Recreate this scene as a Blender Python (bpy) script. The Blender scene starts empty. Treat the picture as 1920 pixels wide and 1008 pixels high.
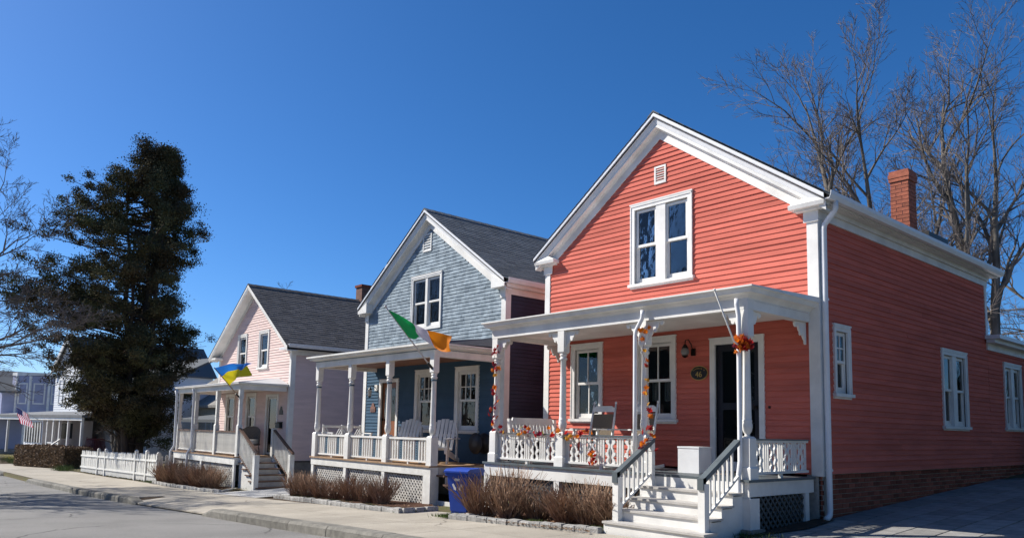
import bpy, bmesh, math, random
from mathutils import Vector, Matrix
R=math.radians; rnd=random.Random(7)
scene=bpy.context.scene; COL=scene.collection
# ---------------------------------------------------------------- camera
CAM=Vector((5.36874669,-10.74579394,0.55605733))
cam=bpy.data.cameras.new('camera'); co=bpy.data.objects.new('camera',cam); COL.objects.link(co); scene.camera=co
cam.sensor_width=36.0; cam.sensor_fit='HORIZONTAL'; cam.lens=1418.955/1920*36; cam.shift_x=0.0; cam.shift_y=(655.0-504.0)/1920
cam.clip_start=.1; cam.clip_end=3000
xa=Vector((0.66049743,0.75055159,0.02038299)); ya=Vector((0.06536447,-0.08452366,0.99427523)); za=xa.cross(ya)
co.matrix_world=Matrix(((xa.x,ya.x,za.x,CAM.x),(xa.y,ya.y,za.y,CAM.y),(xa.z,ya.z,za.z,CAM.z),(0,0,0,1)))
# ---------------------------------------------------------------- sky, sun, exposure
SUN=Vector((-1.0,-0.625,1.0)).normalized()
EL=math.asin(SUN.z); AZ=math.atan2(SUN.x,SUN.y)
world=bpy.data.worlds.new('World'); scene.world=world; world.use_nodes=True
nt=world.node_tree; bg=nt.nodes['Background']
sky=nt.nodes.new('ShaderNodeTexSky'); sky.sky_type='NISHITA'; sky.sun_disc=False
sky.sun_elevation=EL; sky.sun_rotation=AZ; sky.altitude=0; sky.air_density=0.75; sky.dust_density=0.6; sky.ozone_density=9.0
hs=nt.nodes.new('ShaderNodeHueSaturation'); hs.inputs['Saturation'].default_value=1.15; nt.links.new(sky.outputs[0],hs.inputs['Color']); nt.links.new(hs.outputs[0],bg.inputs[0]); bg.inputs[1].default_value=0.10
sl=bpy.data.lights.new('sun','SUN'); sl.energy=5.0; sl.angle=R(.53); sl.color=(1,.945,.86)
so=bpy.data.objects.new('sun',sl); COL.objects.link(so); so.rotation_euler=SUN.to_track_quat('Z','Y').to_euler(); so.location=(-20,-12,30)
scene.view_settings.view_transform='Standard'; scene.view_settings.look='None'; scene.view_settings.exposure=0.55; scene.view_settings.gamma=1
scene.render.engine='CYCLES'
# ---------------------------------------------------------------- materials
MT={}
def mat(name,c,rough=.6,var=.12,scale=3.0,bump=0.0,bscale=40.0,orand=0.0,spec=.4,stretch=(1,1,1),c2=None,tint=0.0,metal=0.0,detail=6.0,ramp=(.35,.65),voronoi=False):
    m=bpy.data.materials.new(name); m.use_nodes=True; n=m.node_tree; b=n.nodes['Principled BSDF']; L=n.links.new
    b.inputs['Roughness'].default_value=rough; b.inputs['Metallic'].default_value=metal
    b.inputs['Specular IOR Level'].default_value=spec
    tc=n.nodes.new('ShaderNodeTexCoord'); mp=n.nodes.new('ShaderNodeMapping'); mp.inputs['Scale'].default_value=stretch
    L(tc.outputs['Object'],mp.inputs[0])
    ns=n.nodes.new('ShaderNodeTexNoise'); ns.inputs['Scale'].default_value=scale; ns.inputs['Detail'].default_value=detail; ns.inputs['Roughness'].default_value=.6
    L(mp.outputs[0],ns.inputs['Vector'])
    rp=n.nodes.new('ShaderNodeValToRGB'); rp.color_ramp.elements[0].position=ramp[0]; rp.color_ramp.elements[1].position=ramp[1]
    a=c2 if c2 else tuple(x*(1-var) for x in c); d=c if c2 else tuple(min(1,x*(1+var)) for x in c)
    rp.color_ramp.elements[0].color=(*a,1); rp.color_ramp.elements[1].color=(*d,1)
    L(ns.outputs[0],rp.inputs[0]); col=rp.outputs[0]
    def mul(fac_out,amp,col):
        mr=n.nodes.new('ShaderNodeMapRange'); mr.inputs[3].default_value=1-amp; mr.inputs[4].default_value=1+amp; L(fac_out,mr.inputs[0])
        mx=n.nodes.new('ShaderNodeVectorMath'); mx.operation='SCALE'; L(col,mx.inputs[0]); L(mr.outputs[0],mx.inputs['Scale']); return mx.outputs[0]
    if orand: oi=n.nodes.new('ShaderNodeObjectInfo'); col=mul(oi.outputs['Random'],orand,col)
    if tint: at=n.nodes.new('ShaderNodeAttribute'); at.attribute_name='tint'; col=mul(at.outputs['Fac'],tint,col)
    L(col,b.inputs['Base Color'])
    if bump:
        n2=n.nodes.new('ShaderNodeTexNoise'); n2.inputs['Scale'].default_value=bscale; n2.inputs['Detail'].default_value=5; L(mp.outputs[0],n2.inputs['Vector'])
        bp=n.nodes.new('ShaderNodeBump'); bp.inputs['Strength'].default_value=bump; bp.inputs['Distance'].default_value=.02; L(n2.outputs[0],bp.inputs['Height']); L(bp.outputs[0],b.inputs['Normal'])
    MT[name]=m; return m
WHITE=mat('white_paint',(.72,.71,.675),.5,.12,1.9,.08,60,.03)
WHITEW=mat('worn_white_paint',(.69,.68,.635),.55,.10,6,.15,80,.06)
REDS=mat('coral_clapboard',(.575,.158,.118),.8,.10,1.1,.22,30,.10,.04,(1.0,1.0,7.0))
BLUES=mat('weathered_blue_shingle',(.315,.375,.415),.85,0,3.6,.2,90,.05,.06,(1,1,1.2),c2=(.20,.245,.28),tint=.11,ramp=(.40,.58))
BLUEL=mat('blue_painted_shaded_clapboard',(.066,.115,.170),.8,.08,2,.12,40,.06,.05)  # navy paint of the lower front, darkened further for the porch shade
BLUEC=mat('shaded_blue_clapboard',(.05,.055,.085),.85,.10,2,.15,40,.06,.04)  # the side wall's shade is put into this dark plum base colour
PINKS=mat('pink_clapboard',(.72,.57,.53),.8,.06,1.6,.15,30,.035,.04,(1,1,6))
SHING=mat('asphalt_shingle',(.155,.165,.172),.95,.12,30,.3,120,.0,.05,tint=.15)
SHINGP=mat('brown_grey_asphalt_shingle',(.128,.122,.118),.95,.15,30,.3,120,.0,.05,tint=.18)
EDGE=mat('shingle_edge',(.03,.03,.032),.9)
BRICK=mat('brick',(.26,.085,.055),.9,.25,9,.35,60,.38,.1)
BRICKC=mat('chimney_brick',(.34,.105,.06),.85,.2,9,.35,60,.24)
MORTAR=mat('mortar',(.38,.36,.32),.95,.15,20,.3,90)
CONC=mat('foundation_concrete',(.22,.21,.19),.9,.2,4,.3,40)
GREY=mat('slate_grey_deck_paint',(.095,.115,.125),.4,.12,4,.1,50,.05)
TREADG=mat('pale_grey_tread_paint',(.46,.44,.41),.5,.10,8,.1,60,.04)
TAN=mat('tan_deck_board',(.33,.21,.12),.65,.18,5,.2,50,.1,stretch=(1,6,6))
BROWNR=mat('brown_wood_rail',(.13,.075,.05),.55,.18,5,.15,50,.08)
NAVY=mat('navy_door_paint',(.012,.014,.022),.35,.1,3,.05,40)
BLUEP=mat('blue_trim_paint',(.075,.13,.18),.5,.12,10)
DARK=mat('interior_plaster',(.10,.095,.09),.9,.05)
BLACKM=mat('black_iron',(.012,.012,.013),.45,.2,10)
GALV=mat('lead_flashing',(.32,.34,.36),.4,.15,8,metal=.5)
GUTW=mat('white_aluminium',(.74,.75,.76),.35,.05,4)
LATD=mat('dark_grey_lattice_paint',(.055,.068,.075),.6,.15,8)
LATW=mat('weathered_white_lattice',(.50,.48,.44),.75,.3,14)
WOODD=mat('stained_oak_door',(.24,.09,.035),.4,.2,3,.05,40,stretch=(6,6,1))
ASPH=mat('old_asphalt',(.25,.243,.23),.92,0,.55,.55,190,0,.25,c2=(.20,.195,.185),ramp=(.3,.7),detail=9)
SIDEW=mat('sidewalk_concrete',(.40,.365,.305),.92,0,1.1,.3,120,.06,.2,c2=(.325,.295,.245),detail=8)
KERB=mat('granite_kerb',(.21,.20,.175),.9,0,7,.5,70,.28,.2,c2=(.13,.125,.11))
GRAN=mat('granite_block',(.40,.39,.37),.9,0,16,.6,60,.18,.2,c2=(.24,.235,.22))
SOIL=mat('bare_soil',(.085,.062,.045),.97,0,9,.9,45,0,.1,c2=(.05,.036,.026))
MULCH=mat('bark_mulch',(.115,.058,.038),.97,0,30,1.0,70,0,.1,c2=(.05,.028,.02))
YARD=mat('winter_lawn',(.10,.105,.045),.97,0,2.2,.8,60,0,.1,c2=(.12,.095,.06))
GRASS=mat('grass_blade',(.075,.115,.025),.8,.3,3,tint=.4)
PAVER=mat('slate_paver',(.25,.245,.235),.9,.18,5,.35,60,.16,.1)
PAVEJ=mat('paver_joint_sand',(.12,.115,.11),.95,.2,20)
GRAVEL=mat('crushed_shell',(.62,.61,.58),.95,0,40,.8,90,0,.2,c2=(.36,.35,.33))
TWIG=mat('shrub_twig',(.29,.185,.12),.85,.3,6,tint=.45)
HEDGE=mat('hedge_twig',(.19,.13,.08),.9,.3,6,tint=.5)
BARK=mat('grey_bark',(.20,.18,.155),.95,0,5,.8,25,0,.15,(1,1,.3),c2=(.09,.075,.06))
BARKD=mat('dark_cedar_bark',(.075,.055,.042),.95,.3,5,.8,25,0,.1,(1,1,.25))
TWIGB=mat('bare_twig',(.155,.13,.115),.9,.25,4)
CEDAR=mat('cedar_foliage',(.105,.108,.046),.9,.3,.5,tint=.6,c2=(.095,.068,.038),spec=.1)
EVERG=mat('arborvitae_foliage',(.03,.05,.022),.9,.3,2,tint=.5,spec=.1)
BINB=mat('blue_plastic',(.010,.055,.36),.5,.06,8,.05,60)
BLKP=mat('black_plastic',(.02,.02,.02),.5)
FABT=mat('tan_sling_fabric',(.16,.125,.085),.8,.12,60,.2,200)
WICK=mat('grey_wicker',(.12,.10,.085),.8,.25,40,.5,120)
CUSH=mat('pale_cushion',(.55,.53,.48),.9,.06,10)
REDCH=mat('dark_red_chair_paint',(.14,.02,.022),.45,.1,4)
GOLD=mat('gold_leaf',(.60,.40,.12),.35,.1,20,metal=.6)
BRNZ=mat('bronze_lamp',(.03,.022,.018),.4,.2,20,metal=.6)
SHELL=mat('copper_plaque',(.20,.10,.075),.6,.2,20)
CURT=mat('white_curtain',(.72,.71,.68),.9,.05,8)
LILAC=mat('lavender_siding',(.31,.33,.45),.7,.05,2,orand=.03)
WSID=mat('white_clapboard',(.76,.76,.755),.6,.04,2,orand=.02)
BEIGE=mat('beige_shingle_siding',(.40,.37,.31),.8,.2,6,.2,60,.06)
REDDK=mat('red_porch_floor',(.25,.06,.05),.55,.1,4)
def flat(name,c,rough=.7): return mat(name,c,rough,.05,6)
G_GREEN=flat('green_nylon',(.01,.42,.10)); G_WHITE=flat('white_nylon',(.72,.72,.78)); G_ORANGE=flat('orange_nylon',(.85,.27,.01))
U_BLUE=flat('azure_nylon',(.02,.19,.62)); U_YEL=flat('yellow_nylon',(.78,.66,.02)); A_RED=flat('red_nylon',(.42,.03,.07)); A_NAVY=flat('navy_nylon',(.03,.035,.10))
LEAFM=[flat('leaf_crimson',(.40,.015,.015)),flat('leaf_orange',(.75,.20,.01)),flat('leaf_amber',(.72,.36,.03)),flat('leaf_burgundy',(.22,.012,.04)),flat('leaf_olive',(.30,.28,.05))]
for fm in LEAFM+[G_GREEN,G_WHITE,G_ORANGE,U_BLUE,U_YEL,A_RED,A_NAVY]:
    n=fm.node_tree; b=n.nodes['Principled BSDF']; tl=n.nodes.new('ShaderNodeBsdfTranslucent'); ms=n.nodes.new('ShaderNodeMixShader'); ms.inputs[0].default_value=.6; src=b.inputs['Base Color'].links[0].from_socket; n.links.new(src,tl.inputs[0]); out=n.nodes['Material Output']; n.links.new(b.outputs[0],ms.inputs[1]); n.links.new(tl.outputs[0],ms.inputs[2]); n.links.new(ms.outputs[0],out.inputs[0])
def cracks(m,scale,width,dark,thr,mask_scale):
    n=m.node_tree; b=n.nodes['Principled BSDF']; L=n.links.new; src=b.inputs['Base Color'].links[0].from_socket
    tc=n.nodes.new('ShaderNodeTexCoord'); nz=n.nodes.new('ShaderNodeTexNoise'); nz.inputs['Scale'].default_value=1.3; nz.inputs['Detail'].default_value=6; L(tc.outputs['Object'],nz.inputs['Vector'])
    ad=n.nodes.new('ShaderNodeMixRGB'); ad.inputs[0].default_value=.35; L(tc.outputs['Object'],ad.inputs[1]); L(nz.outputs['Color'],ad.inputs[2])
    v=n.nodes.new('ShaderNodeTexVoronoi'); v.feature='DISTANCE_TO_EDGE'; v.inputs['Scale'].default_value=scale; L(ad.outputs[0],v.inputs['Vector'])
    lt=n.nodes.new('ShaderNodeMapRange'); lt.inputs[1].default_value=0; lt.inputs[2].default_value=width; lt.inputs[3].default_value=1; lt.inputs[4].default_value=0; L(v.outputs['Distance'],lt.inputs[0])
    mk=n.nodes.new('ShaderNodeTexNoise'); mk.inputs['Scale'].default_value=mask_scale; L(tc.outputs['Object'],mk.inputs['Vector']); mr=n.nodes.new('ShaderNodeMapRange'); mr.inputs[1].default_value=thr; mr.inputs[2].default_value=thr+.06; L(mk.outputs[0],mr.inputs[0])
    mu=n.nodes.new('ShaderNodeMath'); mu.operation='MULTIPLY'; L(lt.outputs[0],mu.inputs[0]); L(mr.outputs[0],mu.inputs[1])
    st=n.nodes.new('ShaderNodeTexNoise'); st.inputs['Scale'].default_value=.45; st.inputs['Detail'].default_value=8; L(tc.outputs['Object'],st.inputs['Vector']); sr=n.nodes.new('ShaderNodeMapRange'); sr.inputs[1].default_value=.52; sr.inputs[2].default_value=.70; sr.inputs[3].default_value=1; sr.inputs[4].default_value=.80; L(st.outputs[0],sr.inputs[0])
    sp=n.nodes.new('ShaderNodeTexNoise'); sp.inputs['Scale'].default_value=55; sp.inputs['Detail'].default_value=2; L(tc.outputs['Object'],sp.inputs['Vector']); sq=n.nodes.new('ShaderNodeMapRange'); sq.inputs[1].default_value=.3; sq.inputs[2].default_value=.7; sq.inputs[3].default_value=.86; sq.inputs[4].default_value=1.14; L(sp.outputs[0],sq.inputs[0])
    m1=n.nodes.new('ShaderNodeMath'); m1.operation='MULTIPLY'; L(sr.outputs[0],m1.inputs[0]); L(sq.outputs[0],m1.inputs[1])
    sc=n.nodes.new('ShaderNodeVectorMath'); sc.operation='SCALE'; L(src,sc.inputs[0]); L(m1.outputs[0],sc.inputs['Scale'])
    mx=n.nodes.new('ShaderNodeMixRGB'); L(mu.outputs[0],mx.inputs[0]); L(sc.outputs[0],mx.inputs[1]); mx.inputs[2].default_value=(*dark,1); L(mx.outputs[0],b.inputs['Base Color'])
cracks(ASPH,.55,.012,(.075,.073,.07),.50,.35); cracks(SIDEW,.5,.008,(.14,.125,.105),.56,.6)
# thin glass: fresnel mix of clear and mirror
GLASS=bpy.data.materials.new('window_glass'); GLASS.use_nodes=True; n=GLASS.node_tree; n.nodes.clear()
o_=n.nodes.new('ShaderNodeOutputMaterial'); mx=n.nodes.new('ShaderNodeMixShader'); tr=n.nodes.new('ShaderNodeBsdfTransparent'); gl=n.nodes.new('ShaderNodeBsdfGlossy'); fr=n.nodes.new('ShaderNodeFresnel')
fr.inputs[0].default_value=1.55; gl.inputs['Roughness'].default_value=.015; tr.inputs[0].default_value=(.72,.75,.76,1)
wn=n.nodes.new('ShaderNodeTexNoise'); wn.inputs['Scale'].default_value=2.5; wb=n.nodes.new('ShaderNodeBump'); wb.inputs['Strength'].default_value=.06; wb.inputs['Distance'].default_value=.05
n.links.new(wn.outputs[0],wb.inputs['Height']); n.links.new(wb.outputs[0],gl.inputs['Normal'])
n.links.new(fr.outputs[0],mx.inputs[0]); n.links.new(tr.outputs[0],mx.inputs[1]); n.links.new(gl.outputs[0],mx.inputs[2]); n.links.new(mx.outputs[0],o_.inputs[0])
# ---------------------------------------------------------------- mesh helpers
IDM=lambda u,d,z:(u,d,z)
def front(y0): return lambda u,d,z:(u,y0-d,z)
def right(x0): return lambda u,d,z:(x0+d,u,z)
class MB:
    def __init__(s,M=IDM): s.v=[];s.f=[];s.t=[];s.mi=[];s.M=M;s.cur=0.5;s.m=0
    def add(s,vs,fs):
        b=len(s.v); s.v+= [s.M(*p) for p in vs]
        for f in fs: s.f.append([b+i for i in f]); s.t.append(s.cur); s.mi.append(s.m)
    def box(s,a0,a1,b0,b1,c0,c1):
        s.add([(a0,b0,c0),(a1,b0,c0),(a1,b1,c0),(a0,b1,c0),(a0,b0,c1),(a1,b0,c1),(a1,b1,c1),(a0,b1,c1)],[(0,3,2,1),(4,5,6,7),(0,1,5,4),(1,2,6,5),(2,3,7,6),(3,0,4,7)]); return s
    def hexa(s,p): s.add(p,[(0,3,2,1),(4,5,6,7),(0,1,5,4),(1,2,6,5),(2,3,7,6),(3,0,4,7)]); return s
    def loft(s,A,B):
        n=len(A); s.add(list(A)+list(B),[tuple(range(n-1,-1,-1)),tuple(range(n,2*n))]+[(i,(i+1)%n,n+(i+1)%n,n+i) for i in range(n)]); return s
    def prism(s,poly,axis,a,b):   # poly 2d, extruded along axis index
        def p(q,w): return {0:(w,q[0],q[1]),1:(q[0],w,q[1]),2:(q[0],q[1],w)}[axis]
        return s.loft([p(q,a) for q in poly],[p(q,b) for q in poly])
    def lathe(s,prof,n=14,c=(0,0)):
        vs=[];fs=[]
        for r,z in prof: vs+=[(c[0]+r*math.cos(2*math.pi*i/n),c[1]+r*math.sin(2*math.pi*i/n),z) for i in range(n)]
        for k in range(len(prof)-1): fs+=[(k*n+i,k*n+(i+1)%n,(k+1)*n+(i+1)%n,(k+1)*n+i) for i in range(n)]
        fs+=[tuple(range(n-1,-1,-1)),tuple((len(prof)-1)*n+i for i in range(n))]
        s.add(vs,fs); return s
    def tube(s,path,rad,n=8,caps=True):
        if not isinstance(rad,(list,tuple)): rad=[rad]*len(path)
        P=[Vector(p) for p in path]; vs=[];fs=[]; prev=None
        for i,p in enumerate(P):
            t=(P[min(i+1,len(P)-1)]-P[max(i-1,0)]); t=t.normalized() if t.length>1e-9 else Vector((0,0,1))
            u=t.orthogonal().normalized() if prev is None else (prev-t*prev.dot(t)); u=u.normalized() if u.length>1e-6 else t.orthogonal().normalized(); prev=u; w=t.cross(u)
            for k in range(n):
                a=2*math.pi*k/n; q=p+(u*math.cos(a)+w*math.sin(a))*rad[i]; vs.append(tuple(q))
        for i in range(len(P)-1): fs+=[(i*n+k,i*n+(k+1)%n,(i+1)*n+(k+1)%n,(i+1)*n+k) for k in range(n)]
        if caps: fs+=[tuple(range(n-1,-1,-1)),tuple((len(P)-1)*n+k for k in range(n))]
        s.add(vs,fs); return s
    def mesh(s,name,mats,smooth=False,tint=False,recalc=True):
        me=bpy.data.meshes.new(name); me.from_pydata(s.v,[],s.f)
        for m in (mats if isinstance(mats,(list,tuple)) else [mats]): me.materials.append(m)
        if any(s.mi): me.polygons.foreach_set('material_index',s.mi)
        if smooth: me.polygons.foreach_set('use_smooth',[True]*len(s.f))
        if tint: a=me.attributes.new('tint','FLOAT','FACE'); a.data.foreach_set('value',s.t)
        if recalc and len(s.f)<60000:
            bm=bmesh.new(); bm.from_mesh(me); bmesh.ops.recalc_face_normals(bm,faces=bm.faces); bm.to_mesh(me); bm.free()
        me.update(); return me
ROOT={}
def link(name,me,parent=None,loc=None,rot=None,kind=None,scale=None):
    o=bpy.data.objects.new(name,me); COL.objects.link(o)
    if loc is not None: o.location=loc
    if rot is not None: o.rotation_euler=rot
    if scale is not None: o.scale=scale
    if parent is not None:
        o.parent=parent
        if parent.name in ROOT: o.matrix_parent_inverse=Matrix.Translation(-Vector(ROOT[parent.name]))
    if kind: o['kind']=kind
    return o
def part(name,mb,mat,parent,smooth=False,tint=False,kind=None): return link(name,mb.mesh(name,mat,smooth,tint),parent,kind=kind)
def tag(o,label,cat,group=None):
    o['label']=label; o['category']=cat
    if group: o['group']=group
    return o
def thing(name,label,cat,loc=(0,0,0),rotz=0,group=None,world=False):   # Empty at the thing's base; world=True: parts come in world coordinates
    o=bpy.data.objects.new(name,None); COL.objects.link(o); o.location=loc; o.rotation_euler=(0,0,rotz); o.empty_display_size=.2
    if world: ROOT[o.name]=loc
    return tag(o,label,cat,group)
def copy_thing(root,loc,rotz,label=None):
    r=root.copy(); COL.objects.link(r); r.location=loc; r.rotation_euler=(0,0,rotz)
    if label: r['label']=label
    for ch in root.children:
        c=ch.copy(); COL.objects.link(c); c.parent=r
        for g in ch.children:
            d=g.copy(); COL.objects.link(d); d.parent=c
    return r
# ---------------------------------------------------------------- terrain
SX=[-400,-150,-60,-37,-29,-20,-15,-10.3,-7,-4.9,-1.6,0,5.4,12,40,200]; SZ=[-3.6,-2.9,-2.1,-1.86,-1.72,-1.5,-1.33,-1.14,-1.02,-.93,-.825,-.79,-.70,-.6,-.3,0]
def S(x):
    if x<=SX[0]: return SZ[0]
    for i in range(len(SX)-1):
        if x<=SX[i+1]: return SZ[i]+(SZ[i+1]-SZ[i])*(x-SX[i])/(SX[i+1]-SX[i])
    return SZ[-1]
def G(x,y): return S(x)+.05*min(max(0,y+2.5),12)
KY=-5.1
def kdrop(x,y): return .22 if (-15.6<x<-9.7 and y<-4.5) else 0.0
xs=sorted(set([-400,-250,-150,-100,-80]+[-60+2*i for i in range(15)]+[-30+.75*i for i in range(60)]+[15,20,30,40,60,100,200]))
def sheet(name,ys,zf,m,xr=(-1e9,1e9),kind='structure',parent=None):
    X=[x for x in xs if xr[0]<x<xr[1]]; X=([xr[0]] if xr[0]>-1e8 else [])+X+([xr[1]] if xr[1]<1e8 else [])
    mb=MB(); n=len(ys); vs=[(x,y,zf(x,y)) for x in X for y in ys]
    mb.add(vs,[(i*n+j,(i+1)*n+j,(i+1)*n+j+1,i*n+j+1) for i in range(len(X)-1) for j in range(n-1)])
    me=mb.mesh(name,m,True,recalc=False); o=link(name,me,parent)
    if kind: o['kind']=kind
    return o
sheet('ground',[-300,-120,-60,-30,-20,-13.6,-13.5,KY+.05,KY+.07,-3.2,-2.5,-1,0,2,4,7,9.5,15,25,45,90,180,400],lambda x,y:(S(x)-.35 if -13.55<y<KY+.06 else G(x,y)-.012-kdrop(x,y)),YARD)
sheet('road',[-13.52,-11.5,-9.3,-7.5,-6.2,KY+.02],lambda x,y:S(x)-.15+.04*(1-((y+9.3)/4.2)**2),ASPH)
far=sheet('far_pavement',[-15.6,-13.56],lambda x,y:S(x)+.004,SIDEW)
# sidewalk slabs, each a part of the sidewalk bed
def strip(x0,x1,y0,y1,zf,m,name,parent=None,t=.03,nx=2):
    mb=MB(); X=[x0+(x1-x0)*i/nx for i in range(nx+1)]
    for a,b in zip(X[:-1],X[1:]):
        mb.hexa([(a,y0,zf(a,y0)-t),(b,y0,zf(b,y0)-t),(b,y1,zf(b,y1)-t),(a,y1,zf(a,y1)-t),(a,y0,zf(a,y0)),(b,y0,zf(b,y0)),(b,y1,zf(b,y1)),(a,y1,zf(a,y1))])
    return link(name,mb.mesh(name,m),parent)
walk=sheet('sidewalk',[KY+.1,-3.9,-2.75,-2.3],lambda x,y:G(x,y)-.006-kdrop(x,y),SOIL,(-80,14))
zw=lambda x,y:S(x)+.004
def inner(x):
    if x<-23: return -2.40
    if x<-15.8: return -2.52-.042*(x+23)
    if x<-12.8: return -2.7
    if x<-6.4: return -2.68-.065*(x+12.8)
    if x<-4.9: return -2.3
    if x<-1.7: return -3.12+.075*(x+4.8)
    return -2.84
x=-46.0
while x<9:
    w=1.52; gap=.012
    drop=(-14.95<x+.7<-10.3)
    if drop: zf=lambda a,y:S(a)+.004-(.10*max(0,min(1,(-4.2-y)/.8)) if True else 0)
    else: zf=zw
    if drop:
        strip(x,x+w-gap,-4.25,-2.95,zw,SIDEW,'slab',walk); strip(x,x+w-gap,KY-.02,-4.262,lambda a,y:S(a)+.004-.10*(-4.262-y)/.84,SIDEW,'slab',walk)
    else:
        strip(x,x+w-gap,KY+.165,-3.98,zw,SIDEW,'slab',walk); strip(x,x+w-gap,-3.968,inner(x+.7),zw,SIDEW,'slab',walk)
    x+=w
# kerb stones
kerb=sheet('kerb',[KY+.06,KY+.15],lambda x,y:S(x)-.05-kdrop(x,y),KERB,(-60,14))
def kstone(a,b,end=0):
    mb=MB(); h0,h1=(.0,.0)
    j=[rnd.uniform(-.008,.008) for _ in range(4)]; n=4
    for i in range(n):
        u0=a+(b-a)*i/n;u1=a+(b-a)*(i+1)/n
        e0=-.105 if (end==-1 and i==0) else 0; e1=-.105 if (end==1 and i==n-1) else 0
        q=lambda u,e:[(u,KY-.105+j[0],S(u)-.26),(u,KY-.09+j[1],S(u)-.035+e),(u,KY-.055+j[1],S(u)+.006+e),(u,KY+.15,S(u)+.008+e+j[2]*.3),(u,KY+.15,S(u)-.2)]
        mb.loft(q(u0,e0),q(u1,e1))
    link('kerb_stone',mb.mesh('kerb_stone',KERB),kerb)
def krun(a,b,e0=False,e1=False):
    x=a
    while x<b-.2:
        L=min(rnd.choice([1.55,1.8,2.1,1.3]),b-x)
        if b-x-L<.5: L=b-x
        kstone(x,x+L-.012,-1 if (e0 and x==a) else (1 if (e1 and x+L>=b-.01) else 0)); x+=L
krun(-29.8,-14.95,True,True); krun(-10.3,9,True,False); krun(-52,-36.2,False,True)
# apron of the shared drive and its run back between the houses
sheet('shared_drive',[-2.96,-2.0,0,4,9,16],lambda x,y:G(x,y)+.002,ASPH,(-15.6,-13.2))
sheet('shell_path',[-2.95,-1.6,-.5,.2],lambda x,y:G(x,y)+.012,GRAVEL,(-16.0,-13.0))
# ---------------------------------------------------------------- house kit
def sub(ranges,holes):
    out=ranges
    for h0,h1 in holes:
        nx=[]
        for a,b in out:
            if h1<=a or h0>=b: nx.append((a,b)); continue
            if h0>a: nx.append((a,h0))
            if h1<b: nx.append((h1,b))
        out=nx
    return [r for r in out if r[1]-r[0]>.02]
class Gable:   # wall outline: straight sides to ze, then slope to the middle
    def __init__(s,u0,u1,ze=1e9,sl=.7): s.u0=u0;s.u1=u1;s.ze=ze;s.sl=sl
    def rng(s,z):
        k=max(0,z-s.ze)/s.sl; return s.u0+k,s.u1-k
def seg_ends(g,zb,zt,a,b):
    a0,b0=g.rng(zb); a1,b1=g.rng(zt)
    la=(a0,a1) if abs(a-a0)<1e-6 else (a,a); lb=(b0,b1) if abs(b-b0)<1e-6 else (b,b)
    return la,lb
def sheath(name,M,g,z0,z1,holes,m,parent):
    zs=sorted(set([z0,z1]+[h[k] for h in holes for k in (2,3)]+([g.ze] if z0<g.ze<z1 else []))); mb=MB(M)
    for zb,zt in zip(zs[:-1],zs[1:]):
        if zt-zb<1e-4: continue
        a,b=g.rng(zb)
        for s0,s1 in sub([(a,b)],[(h[0],h[1]) for h in holes if h[2]<zt-1e-5 and h[3]>zb+1e-5]):
            (l0,l1),(r0,r1)=seg_ends(g,zb,zt,s0,s1)
            mb.hexa([(l0,-.10,zb),(r0,-.10,zb),(r0,-.004,zb),(l0,-.004,zb),(l1,-.10,zt),(r1,-.10,zt),(r1,-.004,zt),(l1,-.004,zt)])
    return part(name,mb,m,parent)
def siding(M,g,z0,z1,holes,e,m,parent,name='clapboard',shingle=False,butt=.020):
    z=z0
    while z<z1-.01:
        zt=min(z+e,z1); a,b=g.rng(z); a1,b1=g.rng(zt)
        if b1-a1<.02:
            zt=z+(b-a)/2*g.sl*.98; a1,b1=g.rng(zt)
            if zt-z<.015: break
        H=[(h[0]-.03,h[1]+.03) for h in holes if h[2]-.02<zt-.02 and h[3]+.02>z+.02]
        mb=MB(M)
        for s0,s1 in sub([(a,b)],H):
            (l0,l1),(r0,r1)=seg_ends(g,z,zt,s0,s1)
            if not shingle:
              cuts=[s0]; step=5.2
              while s1-cuts[-1]>step*1.25: cuts.append(cuts[-1]+rnd.uniform(.45,1.0)*step)
              cuts.append(s1); L0,L1,R0,R1=l0,l1,r0,r1
              for ci in range(len(cuts)-1):
                l0,l1=(L0,L1) if ci==0 else (cuts[ci]+.0015,)*2; r0,r1=(R0,R1) if ci==len(cuts)-2 else (cuts[ci+1]-.0015,)*2
                j=rnd.uniform(-.004,.004)
                mb.hexa([(l0,-.004,z),(r0,-.004,z),(r0,butt+j,z),(l0,butt+j,z),(l1,-.004,zt+.004),(r1,-.004,zt+.004),(r1,.003,zt+.004),(l1,.003,zt+.004)])
                part(name,mb,m,parent); mb=MB(M)
            else:
                u=s0
                while u<s1-.001:
                    w=min(rnd.choice([.09,.12,.15,.18,.2]),s1-u)
                    if s1-u-w<.05: w=s1-u
                    mb.cur=rnd.random(); j=rnd.uniform(-.0025,.0025); dz=rnd.uniform(-.002,.002)
                    p0=u if u>s0 else l0; q0=u if u>s0 else l1; p1=u+w if u+w<s1-1e-4 else r0; q1=u+w if u+w<s1-1e-4 else r1
                    g_=.0012
                    if q1-q0>.012: mb.hexa([(p0+g_,-.004,z+dz),(p1-g_,-.004,z+dz),(p1-g_,butt+j,z+dz),(p0+g_,butt+j,z+dz),(q0+g_,-.004,zt+.004),(q1-g_,-.004,zt+.004),(q1-g_,.003,zt+.004),(q0+g_,.003,zt+.004)])
                    u+=w
        if mb.f: part(name,mb,m,parent,tint=shingle,kind='stuff')
        z+=e
def frame(mb,u0,u1,z0,z1,w,d0,d1,wt=None,wb=None):
    wt=w if wt is None else wt; wb=w if wb is None else wb
    mb.box(u0,u0+w,d0,d1,z0,z1); mb.box(u1-w,u1,d0,d1,z0,z1); mb.box(u0+w,u1-w,d0,d1,z1-wt,z1)
    if wb>0: mb.box(u0+w,u1-w,d0,d1,z0,z0+wb)
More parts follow.
